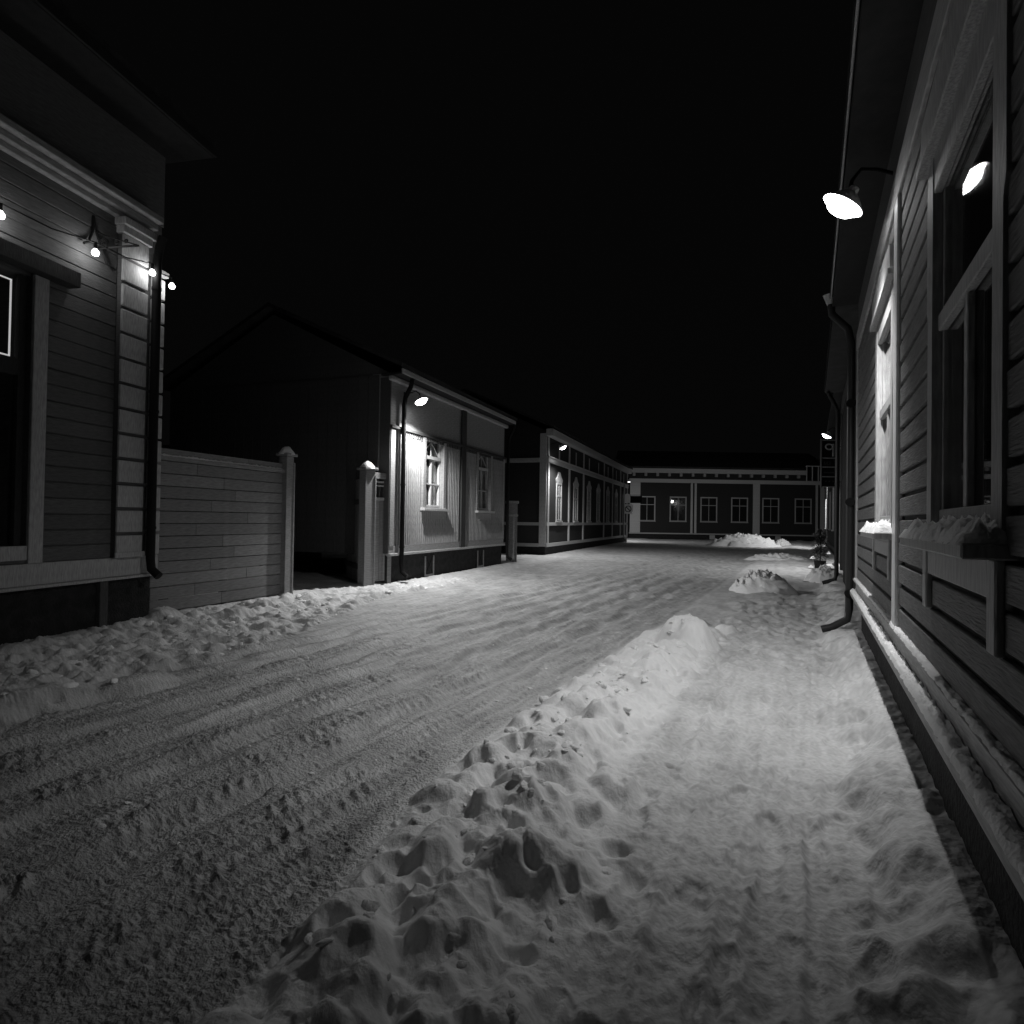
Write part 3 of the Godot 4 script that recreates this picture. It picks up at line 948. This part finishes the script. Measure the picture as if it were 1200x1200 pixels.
func make_post(p: Node3D, w: float, h: float, m: Material) -> void:
	var r := w / 2
	box(p, "post", -r, r, -0.1, h, -r, r, m, 0.012)
	for s in [-1.0, 1.0]: box(p, "corner_strip", s * r - 0.02, s * r + 0.02, 0.0, h - 0.12, r - 0.004, r + 0.015, m, 0.004)
	box(p, "cap", -r - 0.05, r + 0.05, h, h + 0.06, -r - 0.05, r + 0.05, m, 0.012)
	part("snow", dome_mesh(r + 0.06, r + 0.06, 0.13, 0.02, h * 9.0 + w, 8, 16), M.snow, p, Vector3(0, h + 0.08, 0))

func gateway() -> void:
	var a := P(-3.32, 13.66)
	var b := P(-2.86, 14.2)
	var d := (b - a).normalized()
	var f := Transform3D(Basis(d, Vector3.UP, d.cross(Vector3.UP)), a)
	var p := thing("gate_post", "thick pale post with snowy cap beside the wicket gate", "gate post", f, "gate posts")
	make_post(p, 0.26, 2.68, M.fence_1)
	var g := thing("wicket_gate", "narrow boarded wicket gate with open top between the post and the pale house", "gate", f)
	box(g, "gate_jamb", 0.56, 0.68, -0.05, 2.62, -0.06, 0.06, M.fence_0)
	box(g, "gate_head", 0.135, 0.68, 2.5, 2.64, -0.05, 0.07, M.fence_1)
	for k in 4: box(g, "board", 0.14 + k * 0.104, 0.24 + k * 0.104, 0.12, 2.0, -0.02, 0.012 + 0.003 * (k % 2), M["fence_%d" % (k % 3)], 0.005)
	box(g, "gate_rail", 0.14, 0.555, 2.0, 2.07, -0.03, 0.03, M.trim)
	for k in 2: box(g, "slat", 0.14, 0.555, 2.32 + 0.09 * k, 2.36 + 0.09 * k, -0.015, 0.015, M.trim, 0.004)
	for k in 3: box(g, "baluster", 0.21 + 0.12 * k, 0.24 + 0.12 * k, 2.071, 2.319, -0.015, 0.012, M.side_wood, 0.004)
	# the big gate leaf stands open into the yard
	var leaf := thing("gate_leaf", "tall boarded gate leaf standing open into the dark yard", "gate", Transform3D(Basis(Vector3.UP, 2.05), P(-3.5, 13.85)))
	for k in 9: box(leaf, "board", 0.02 + k * 0.15, 0.16 + k * 0.15, 0.1, 2.5, -0.02, 0.012 + 0.004 * (k % 2), M["fence_%d" % (k % 3)], 0.005)
	box(leaf, "rail", 0.02, 1.36, 0.4, 0.52, -0.06, -0.021, M.side_wood)
	box(leaf, "rail", 0.02, 1.36, 1.9, 2.02, -0.06, -0.021, M.side_wood)
	box(leaf, "edge_stile", -0.03, 0.019, 0.08, 2.55, -0.03, 0.03, M.fence_1)
	# board fence section at the far side of the pale house
	var f2 := Transform3D(Basis(left_frame(0, 0.37, 0).basis.z, Vector3.UP, -left_frame(0, 0.37, 0).basis.x), P(-0.45, 22.3))
	var e := thing("gate_pillar", "broad boxed pillar with flat cap past the far corner of the pale house", "gate post", Transform3D(Basis(), P(0.0, 22.3)), "gate posts")
	box(e, "pillar", -0.2, 0.2, -0.1, 2.2, -0.2, 0.2, M.pale_plain, 0.012)
	box(e, "cap", -0.25, 0.25, 2.2, 2.3, -0.25, 0.25, M.trim, 0.02)
	box(e, "band", -0.23, 0.23, 1.72, 1.8, -0.23, 0.23, M.trim, 0.015)
	# dark outbuilding deep in the yard behind the fence
	var o := thing("outbuilding", "dark low boarded outbuilding in the yard behind the plank fence", "building", Transform3D(Basis(Vector3.UP, -0.3), P(-11.0, 19.5)))
	box(o, "wall", -3.5, 3.5, -0.1, 3.0, -3.0, 0.0, M.side_wood, 0.0)
	roof_slab(o, "roof", -3.7, 3.7, 0.3, 2.9, -1.5, 4.0, 0.1, M.roof)
	roof_slab(o, "roof", -3.7, 3.7, -3.3, 2.9, -1.5, 4.0, 0.1, M.roof)

func pale_house() -> void:
	var f := left_frame(-8.08, 0.37, 14.0)
	var t := thing("pale_house", "pale vertical boarded house with a lit window under a dish lamp", "house", f)
	var L := 7.46
	var hole := [[1.7, 2.72, 1.9, 3.66], [5.15, 6.15, 1.9, 3.66]]
	box(t, "foundation", 0.02, L - 0.02, -0.2, 0.72, -0.5, -0.03, M.stone, 0.02)
	box(t, "wall", 0.0, L, 0.72, 5.0, -7.0, -0.5, M.side_wood, 0.0)
	pierced_wall(t, 0.0, L, 0.72, 5.0, -0.5, 0.0, hole, M.pale_plain)
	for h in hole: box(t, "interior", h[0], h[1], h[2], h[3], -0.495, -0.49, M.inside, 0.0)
	# narrow vertical battens: joined, too fine to pick apart
	var st := start()
	var x := 0.36
	while x < L - 0.2:
		var spans := [[0.93, 3.7]]
		for h in hole:
			if x + 0.05 > h[0] - 0.14 and x < h[1] + 0.14: spans = [[0.93, 1.8]]
		if absf(x + 0.03 - 4.0) > 0.17:
			for s in spans: add_box(st, Vector3(x, s[0], 0.0), Vector3(x + 0.055, s[1] + 0.0, 0.034), 0.005)
		x += 0.105
	tag(part("batten_siding", st.commit(), M.pale, t), "", "", "", "stuff")
	st = start()
	x = 0.4
	while x < L - 0.2:
		add_box(st, Vector3(x, 3.62, 0.0345), Vector3(x + 0.05, 3.7, 0.055), 0.003)
		x += 0.105
	tag(part("tooth_trim", st.commit(), M.dark_wood, t), "", "", "", "stuff")
	box(t, "base_board", 0.0, L, 0.76, 0.93, 0.0, 0.03, M.pale_plain)
	box(t, "drip_board", -0.02, L + 0.02, 0.7, 0.76, -0.02, 0.09, M.trim_flat)
	box(t, "belt_board", -0.02, L + 0.02, 3.72, 3.79, 0.0, 0.08, M.dark_wood)
	for xc in [0.0, L - 0.2]: box(t, "corner_board", xc, xc + 0.2, 0.93, 3.71, 0.0, 0.045, M.pale_plain)
	box(t, "pilaster", 3.85, 4.15, 0.76, 4.9, 0.031, 0.08, M.dark_wood)
	box(t, "cornice", -0.1, L + 0.1, 4.82, 4.93, 0.0, 0.12, M.trim_flat, 0.02)
	box(t, "soffit", -0.1, L + 0.1, 4.94, 4.99, -0.2, 0.36, M.soffit)
	box(t, "fascia", -0.12, L + 0.12, 4.95, 5.07, 0.361, 0.39, M.trim_flat)
	roof_slab(t, "roof", -0.2, L + 0.2, 0.41, 5.08, -3.5, 6.9, 0.1, M.roof)
	roof_slab(t, "roof", -0.2, L + 0.2, -7.4, 5.08, -3.5, 6.9, 0.1, M.roof)
	gable(t, "gable", 0.06, 5.0, -7.0, 0.0, 6.75, M.side_wood)
	gable(t, "gable", L - 0.06, 5.0, -7.0, 0.0, 6.75, M.side_wood)
	box(t, "corner_board", -0.04, -0.001, 0.76, 4.9, -0.25, 0.03, M.side_wood)
	# vertical boards of the gable wall facing the yard
	for k in 22: box(t, "gable_board", -0.024, -0.002, 0.74, 4.98, -0.58 - k * 0.29, -0.305 - k * 0.29, M.side_wood, 0.006)
	for h in hole:
		var w := Node3D.new()
		w.name = "window"
		t.add_child(w, true)
		w.position = Vector3((h[0] + h[1]) / 2, 0, 0)
		var hw: float = (h[1] - h[0]) / 2
		for s in [-1.0, 1.0]:
			box(w, "casing", s * hw, s * (hw + 0.15), h[2] - 0.03, 3.7, 0.0, 0.06, M.pale_plain)
			box(w, "sash_stile", s * (hw - 0.055), s * hw, h[2], h[3], -0.13, -0.06, M.white, 0.004)
		box(w, "sill", -hw - 0.2, hw + 0.2, h[2] - 0.1, h[2] - 0.03, 0.0, 0.14, M.white)
		box(w, "sill_block", -hw - 0.15, hw + 0.15, h[2] - 0.32, h[2] - 0.101, 0.0, 0.03, M.pale_plain)
		box(w, "transom", -hw + 0.055, hw - 0.055, 3.18, 3.27, -0.13, -0.02, M.white, 0.004)
		box(w, "rail", -hw + 0.055, hw - 0.055, h[2], h[2] + 0.06, -0.13, -0.06, M.white, 0.004)
		box(w, "glazing_bar", -hw + 0.055, hw - 0.055, 2.5, 2.54, -0.12, -0.06, M.white, 0.003)
		box(w, "mullion", -0.03, 0.03, h[2] + 0.06, 3.18, -0.128, -0.062, M.white, 0.003)
		box(w, "pane", -hw + 0.05, hw - 0.05, h[2], h[3], -0.145, -0.14, M.glass, 0.0)
		# lattice of the upper light
		var top: float = h[3]
		var lattice := [[Vector3(-hw + 0.06, 3.27, -0.09), Vector3(-0.2, 3.5, -0.09), Vector3(0, top - 0.02, -0.09)], [Vector3(hw - 0.06, 3.27, -0.09), Vector3(0.2, 3.5, -0.09), Vector3(0, top - 0.02, -0.09)], [Vector3(0, 3.27, -0.09), Vector3(0, top - 0.02, -0.09)]]
		for l in lattice: tube(w, "lattice_bar", l, 0.016, M.white, 6)
		for s in [-1.0, 1.0]:
			var verts := []
			for i in 25:
				var row := []
				var u := i / 24.0
				for j in 13:
					var v := j / 12.0
					var half: float = lerpf(0.33, 0.2, clampf(1.0 - absf(v - 0.5) * 2.0, 0, 1)) * (0.75 + 0.25 * absf(v - 0.45) * 2.0)
					row.append(Vector3(s * (hw - 0.06 - u * half), h[2] + 0.05 + v * 1.3, -0.2 + 0.022 * sin(u * 26.0) ))
				verts.append(row)
			part("curtain", grid_mesh(verts), M.curtain, w)
	for v in [2.1, 5.55]:
		var o := Node3D.new()
		o.name = "foundation_vent"
		t.add_child(o, true)
		o.position = Vector3(v, 0.36, -0.03)
		for s in [-1.0, 1.0]: box(o, "frame", s * 0.2, s * 0.26, -0.24, 0.24, 0.0, 0.03, M.pale_plain)
		box(o, "frame", -0.26, 0.26, -0.3, -0.241, 0.0, 0.03, M.pale_plain)
		box(o, "grille", -0.2, 0.2, -0.24, 0.24, 0.001, 0.008, M.inside, 0.0)
		tube(o, "bar", [Vector3(-0.19, -0.22, 0.012), Vector3(0.19, 0.22, 0.012)], 0.008, M.iron, 6)
		tube(o, "bar", [Vector3(0.19, -0.22, 0.016), Vector3(-0.19, 0.22, 0.016)], 0.008, M.iron, 6)
	for e in [[0.42, "black rain pipe at the near corner of the pale house"], [L + 0.08, "black rain pipe at the far corner of the pale house"]]:
		var pipe := thing("downpipe", e[1], "downpipe", f, "rain pipes")
		tube(pipe, "pipe", [Vector3(e[0], 4.95, 0.34), Vector3(e[0], 4.75, 0.3), Vector3(e[0], 4.5, 0.16), Vector3(e[0], 4.3, 0.13), Vector3(e[0], 0.5, 0.13), Vector3(e[0], 0.3, 0.15), Vector3(e[0], 0.2, 0.3)], 0.055, M.iron, 12)
		for y in [0.9, 2.4, 3.9]: tube(pipe, "bracket", [Vector3(e[0], y - 0.02, 0.13), Vector3(e[0], y + 0.02, 0.13)], 0.064, M.iron, 12)

func long_house() -> void:
	var f := left_frame(-8.35, 0.37, 26.7)
	var t := thing("long_house", "long dark house with white pilasters, belt course and a row of narrow windows", "house", f)
	var L := 21.6
	box(t, "foundation", 0.02, L - 0.02, -0.3, 0.42, -7.0, -0.02, M.stone, 0.02)
	box(t, "wall", 0.0, L, 0.42, 5.6, -8.0, 0.0, M.ochre, 0.0)
	box(t, "base_board", -0.05, L + 0.05, 0.4, 0.56, 0.0, 0.06, M.white)
	box(t, "sill_course", -0.03, L, 1.36, 1.5, 0.0, 0.05, M.white)
	box(t, "belt_course", -0.06, L + 0.06, 4.2, 4.42, 0.0, 0.1, M.white, 0.015)
	box(t, "belt_cap", -0.08, L + 0.08, 4.421, 4.47, 0.0, 0.15, M.white, 0.015)
	box(t, "cornice", -0.2, L + 0.2, 5.35, 5.68, 0.0, 0.32, M.white, 0.02)
	var cz := 0.9381
	for z in [26.76, 30.2, 33.1, 38.4, 41.1, 44.0, 46.85]:
		var x: float = (z - 26.7) / cz
		box(t, "pilaster", x, x + 0.22, 0.561, 1.359, 0.0, 0.055, M.white)
		box(t, "pilaster", x, x + 0.22, 1.501, 4.199, 0.0, 0.055, M.white)
		box(t, "frieze_strip", x + 0.02, x + 0.2, 4.471, 5.349, 0.0, 0.045, M.white)
	for z in [28.55, 31.6, 34.5, 36.9, 39.7, 42.5, 45.4]:
		var x: float = (z - 26.7) / cz
		var w := plain_window(t, x, 1.6, 3.3, 0.72, M.white, 0.0, true, 1.15)
		prism(w, "head_board", PackedVector2Array([Vector2(-0.5, 1.82), Vector2(0.5, 1.82), Vector2(0.55, 1.95), Vector2(0.3, 2.08), Vector2(0.1, 2.3), Vector2(-0.1, 2.3), Vector2(-0.3, 2.08), Vector2(-0.55, 1.95)]), 0.0, 0.05, M.white)
		box(t, "frieze_strip", x - 0.07, x + 0.07, 4.471, 5.2, 0.0, 0.03, M.trim)
	# end wall facing up the street
	box(t, "corner_board", -0.05, 0.0, 0.42, 5.5, -0.32, 0.0, M.white)
	box(t, "sill_course", -0.04, 0.0, 1.36, 1.5, -8.0, -0.32, M.trim)
	box(t, "belt_course", -0.07, 0.0, 4.2, 4.4, -8.0, -0.32, M.trim)
	box(t, "base_board", -0.06, 0.0, 0.4, 0.56, -8.0, -0.32, M.trim)
	roof_slab(t, "roof", -0.3, L + 0.3, 0.4, 5.69, -4.0, 7.6, 0.1, M.roof)
	roof_slab(t, "roof", -0.3, L + 0.3, -8.4, 5.69, -4.0, 7.6, 0.1, M.roof)
	gable(t, "gable", 0.06, 5.6, -8.0, 0.0, 7.4, M.ochre)
	var pipe := thing("downpipe", "pale rain pipe near the far end of the long white trimmed house", "downpipe", f, "rain pipes")
	var px := (44.9 - 26.7) / cz
	tube(pipe, "pipe", [Vector3(px, 4.4, 0.2), Vector3(px, 4.1, 0.16), Vector3(px, 0.5, 0.16), Vector3(px, 0.3, 0.3)], 0.06, M.white, 10)
	# road sign at the far end
	var s := thing("road_sign", "square pale road sign with a dark ring on a pole by the far house end", "road sign", Transform3D(Basis(), P(8.85, 45.6)))
	tube(s, "pole", [Vector3(-0.1, 0, 0), Vector3(-0.1, 3.6, 0)], 0.045, M.white, 10)
	box(s, "panel", -0.36, 0.36, 2.2, 2.92, 0.05, 0.08, M.enamel, 0.01)
	prism(s, "upper_panel", PackedVector2Array([Vector2(-0.3, 3.0), Vector2(0.15, 3.0), Vector2(0.15, 3.5), Vector2(0.08, 3.68), Vector2(-0.1, 3.74), Vector2(-0.25, 3.66), Vector2(-0.3, 3.5)]), 0.05, 0.08, M.enamel)
	var ring := []
	for k in 25: ring.append(Vector3(cos(TAU * k / 24.0) * 0.22, 2.56 + sin(TAU * k / 24.0) * 0.22, 0.085))
	tube(s, "ring", ring, 0.03, M.iron, 6)
	box(s, "bar", -0.2, 0.2, 2.53, 2.59, 0.081, 0.1, M.iron, 0.0).rotation.z = -0.78
	var h := thing("hanging_board", "dark board projecting from the far end of the long house", "sign", f * Transform3D(Basis(), Vector3(L - 0.2, 3.05, 0.0)))
	box(h, "board", -0.04, 0.04, 0.0, 0.55, 0.1, 1.2, M.iron, 0.01)
	tube(h, "arm", [Vector3(0, 0.62, 0.0), Vector3(0, 0.62, 1.25)], 0.02, M.iron, 6)

func far_building() -> void:
	var zf := 56.0
	var t := thing("street_end_house", "wide dark house across the street end with six pale framed windows", "house", Transform3D(Basis(), P(0, zf)))
	var px := zf / 700.0
	var x0 := (737 - 600) * px
	var x1 := (967 - 600) * px
	box(t, "foundation", x0 + 0.05, x1 - 0.05, -0.3, 0.5, -8.0, -0.03, M.stone, 0.02)
	box(t, "wall", x0, x1, 0.5, 6.6, -8.0, 0.0, M.ochre, 0.0)
	box(t, "base_board", x0, x1, 0.48, 0.6, 0.0, 0.06, M.trim)
	for p in [[738, 750], [809, 811.5], [813.5, 816], [882, 890], [955.5, 958], [961, 966]]:
		box(t, "pilaster", (p[0] - 600) * px, (p[1] - 600) * px, 0.601, 5.29, 0.0, 0.08, M.white)
	box(t, "architrave", x0, x1, 5.3, 5.65, 0.0, 0.1, M.white)
	box(t, "cornice", x0 - 0.1, x1 + 0.1, 6.2, 6.62, 0.0, 0.35, M.white, 0.03)
	var k := 0
	var x := x0 + 0.3
	while x < x1 - 0.3:
		box(t, "modillion", x, x + 0.22, 5.9, 6.19, 0.0, 0.25, M.trim, 0.01)
		x += 1.1
	for c in [758, 794.5, 830.5, 866.5, 903, 941]: plain_window(t, (c - 600) * px, 1.72, 3.9, 1.36, M.trim, 0.0, true, 1.5)
	roof_slab(t, "roof", x0 - 0.4, x1 + 0.4, 0.5, 6.65, -4.0, 8.6, 0.12, M.roof)
	roof_slab(t, "roof", x0 - 0.4, x1 + 0.4, -8.5, 6.65, -4.0, 8.6, 0.12, M.roof)
	for v in [835, 912]: box(t, "foundation_vent", (v - 600) * px - 0.25, (v - 600) * px + 0.25, 0.05, 0.45, -0.029, 0.0, M.trim)

func right_row() -> void:
	# dark vertical boarded house past the clapboard house
	var f := right_frame(0.78, 0.5, 14.6)
	var t := thing("dark_house", "unlit vertical boarded house past the clapboard house", "house", f)
	var L := 7.55
	box(t, "foundation", 0.0, L, -0.2, 0.5, -0.4, -0.02, M.stone, 0.02)
	box(t, "wall", 0.0, L, 0.5, 5.2, -5.0, 0.0, M.ochre, 0.0)
	for k in 24: box(t, "board", 0.1 + k * 0.305, 0.36 + k * 0.305, 0.55, 4.3, 0.0, 0.025, M.ochre, 0.006)
	box(t, "corner_board", -0.03, 0.09, 0.5, 4.5, 0.0, 0.05, M.side_wood)
	box(t, "frieze_board", -0.03, L, 4.31, 4.6, 0.0, 0.05, M.side_wood)
	box(t, "soffit", -0.2, L - 0.02, 4.9, 4.96, 0.0, 0.4, M.roof)
	roof_slab(t, "roof", -0.2, L - 0.05, 0.42, 4.97, -4.0, 7.6, 0.1, M.roof)
	var pipe := thing("downpipe", "black rain pipe at the far corner of the unlit boarded house", "downpipe", f, "rain pipes")
	tube(pipe, "pipe", [Vector3(-0.06, 4.9, 0.34), Vector3(-0.06, 4.6, 0.2), Vector3(-0.06, 4.4, 0.12), Vector3(-0.06, 0.4, 0.12), Vector3(-0.06, 0.25, 0.15), Vector3(-0.06, 0.15, 0.42)], 0.05, M.pipe, 12)
	# shop house further on
	var f3 := right_frame(1.05, 0.5, 44.0)
	var u := thing("shop_house", "unlit house carrying the letter sign at the far right of the street", "house", f3)
	var L3 := (44.0 - 14.75) / 0.894
	box(u, "foundation", 0.0, L3, -0.3, 0.45, -0.4, -0.02, M.stone, 0.02)
	box(u, "wall", 0.0, L3, 0.45, 5.2, -6.0, 0.0, M.ochre, 0.0)
	box(u, "base_board", 0.0, L3, 0.45, 0.6, 0.0, 0.04, M.side_wood)
	box(u, "belt_course", 0.0, L3, 4.2, 4.35, 0.0, 0.05, M.side_wood)
	for k in 5: plain_window(u, 4.0 + k * 5.0, 1.4, 3.2, 1.0, M.trim, 0.0, true, 1.2)
	roof_slab(u, "roof", -0.2, L3, 0.4, 5.21, -4.0, 7.6, 0.1, M.roof)
	var pipe2 := thing("downpipe", "pale rain pipe below the letter sign", "downpipe", right_frame(1.05, 0.5, 18.4), "rain pipes")
	tube(pipe2, "pipe", [Vector3(0, 2.9, 0.2), Vector3(0, 2.6, 0.13), Vector3(0, 1.2, 0.13), Vector3(0, 0.5, 0.13), Vector3(0, 0.35, 0.32)], 0.05, M.trim, 12)

func details() -> void:
	# letter sign projecting over the pavement, seen from its back
	var z := 16.0
	var px := z / 700.0
	var cx := (971.0 - 600) * px
	var t := thing("letter_sign", "tall dark projecting sign with one large pale letter above smaller lines", "sign", Transform3D(Basis(), P(cx, z, 2.6)))
	var w := 9.2 * px
	box(t, "panel", -w, w, 0.0, 1.27, -0.05, 0.0, M.iron, 0.0)
	for x in [-w, w - 0.02]: box(t, "frame", x, x + 0.02, 0.0, 1.29, -0.06, 0.015, M.side_wood, 0.003)
	for y in [0.0, 0.27, 0.53, 0.77, 1.25]: box(t, "frame", -w + 0.021, w - 0.021, y, y + 0.028, 0.001, 0.014, M.trim, 0.003)
	var ring := []
	for k in 21:
		var a := TAU * k / 20.0
		ring.append(Vector3(0.0 + cos(a) * 0.095, 1.09 + sin(a) * 0.07, 0.006))
	var glyph := tube(t, "letter", ring, 0.021, M.trim, 8)
	box(glyph, "letter_stem", 0.085, 0.13, 0.83, 1.17, 0.0, 0.02, M.trim, 0.003)
	var tm := TextMesh.new()
	tm.text = "M2"
	tm.font_size = 64
	tm.pixel_size = 0.0021
	tm.depth = 0.006
	part("lettering", tm, M.side_wood, t, Vector3(-0.05, 0.65, 0.006))
	for k in 3: box(t, "lettering", -0.1 + k * 0.1, -0.07 + k * 0.1, 0.14, 0.18, 0.0, 0.006, M.side_wood, 0.0)
	box(t, "lettering", -0.14, 0.14, 0.38, 0.41, 0.0, 0.005, M.side_wood, 0.0)
	for y in [0.15, 1.1]: tube(t, "arm", [Vector3(w, y, -0.02), Vector3(w + 0.5, y, -0.02)], 0.016, M.iron, 8)
	# a second, boxed sign hangs further down the row
	var z2 := 30.0
	var b := thing("box_sign", "small boxed sign with pale outline hanging past the letter sign", "sign", Transform3D(Basis(), P((955.0 - 600) / 700.0 * z2, z2, 3.78)))
	box(b, "panel", -0.43, 0.43, 0.0, 0.72, -0.06, 0.0, M.iron, 0.0)
	box(b, "rim", -0.45, 0.45, 0.72, 0.77, -0.07, 0.03, M.white, 0.003)
	box(b, "rim", -0.45, 0.45, -0.04, 0.0, -0.07, 0.03, M.trim, 0.003)
	for x in [-0.45, -0.17, 0.13, 0.41]: box(b, "rim", x, x + 0.04, 0.001, 0.719, 0.001, 0.03, M.trim, 0.003)
	tube(b, "arm", [Vector3(0.45, 0.5, -0.03), Vector3(2.4, 0.5, -0.03)], 0.02, M.iron, 8)
	# snow cleared into heaps
	heap("snow_heap", "dark rounded heap of snow standing alone on the pavement edge", 5.85, 13.9, 0.75, 0.85, 0.45, 0.14)
	heap("snow_heap", "small heap of snow against the wall under the letter sign", 8.5, 16.2, 0.5, 0.55, 0.36, 0.1)
	heap("snow_heap", "low spread out heap of snow on the lit pavement past the letter sign", 11.9, 26.5, 1.5, 1.1, 0.24, 0.14)
	heap("snow_heap", "widest heap of snow in front of the house across the street end", 16.3, 42.0, 2.6, 1.5, 0.8, 0.25)
	heap("snow_heap", "pointed little heap of snow by the widest heap", 19.9, 44.0, 0.7, 0.6, 0.45, 0.12)
	# clipped evergreen by the shop wall
	var e := thing("potted_evergreen", "dark little evergreen with snow on its low branches in a tub by the wall", "plant", Transform3D(Basis(), P(10.95, 21.2, 0.02)))
	part("tub", lathe([[0.0, 0.0], [0.16, 0.0], [0.2, 0.3], [0.17, 0.3], [0.0, 0.27]], 18), M.stone, e)
	tube(e, "trunk", [Vector3(0, 0.25, 0), Vector3(0.02, 0.7, 0), Vector3(0, 1.35, 0)], 0.02, M.dark_wood, 6)
	var st := start()
	for k in 1500:
		var q := pow(rng.randf(), 0.8)
		var y := 0.3 + q * 1.1
		var r := (0.34 * (1.0 - q * 0.75) + 0.06 * sin(q * 17.0)) * sqrt(rng.randf())
		var a := rng.randf() * TAU
		var c := Vector3(cos(a) * r, y, sin(a) * r)
		var d := (Vector3(cos(a), rng.randf_range(-0.4, 0.5), sin(a)) * 0.09)
		var s := Vector3(-sin(a), rng.randf_range(-0.3, 0.3), cos(a)) * 0.025
		tri(st, c - s, c + s, c + d, s.cross(d).normalized())
	tag(part("foliage", st.commit(), M.leaf, e), "", "", "", "stuff")
	for p in [[-0.3, 0.42, 0.1, 0.12], [-0.38, 0.1, 0.12, 0.12], [0.18, 0.6, 0.2, 0.09]]:
		part("snow", dome_mesh(p[3], p[3] * 0.8, 0.05, 0.02, p[0] * 20.0, 8, 14), M.snow, e, Vector3(p[0], p[1], p[2]))
	var step := thing("door_step", "snow covered step beside the potted evergreen", "step", Transform3D(right_frame(1.05, 0.5, 20.3).basis, P(1.05 + 10.15, 20.3)))
	box(step, "slab", -0.5, 0.5, -0.05, 0.2, 0.0, 0.5, M.stone, 0.02)
	snow_strip(step, "snow", -0.5, 0.5, 0.0, 0.5, 0.2, 0.05)
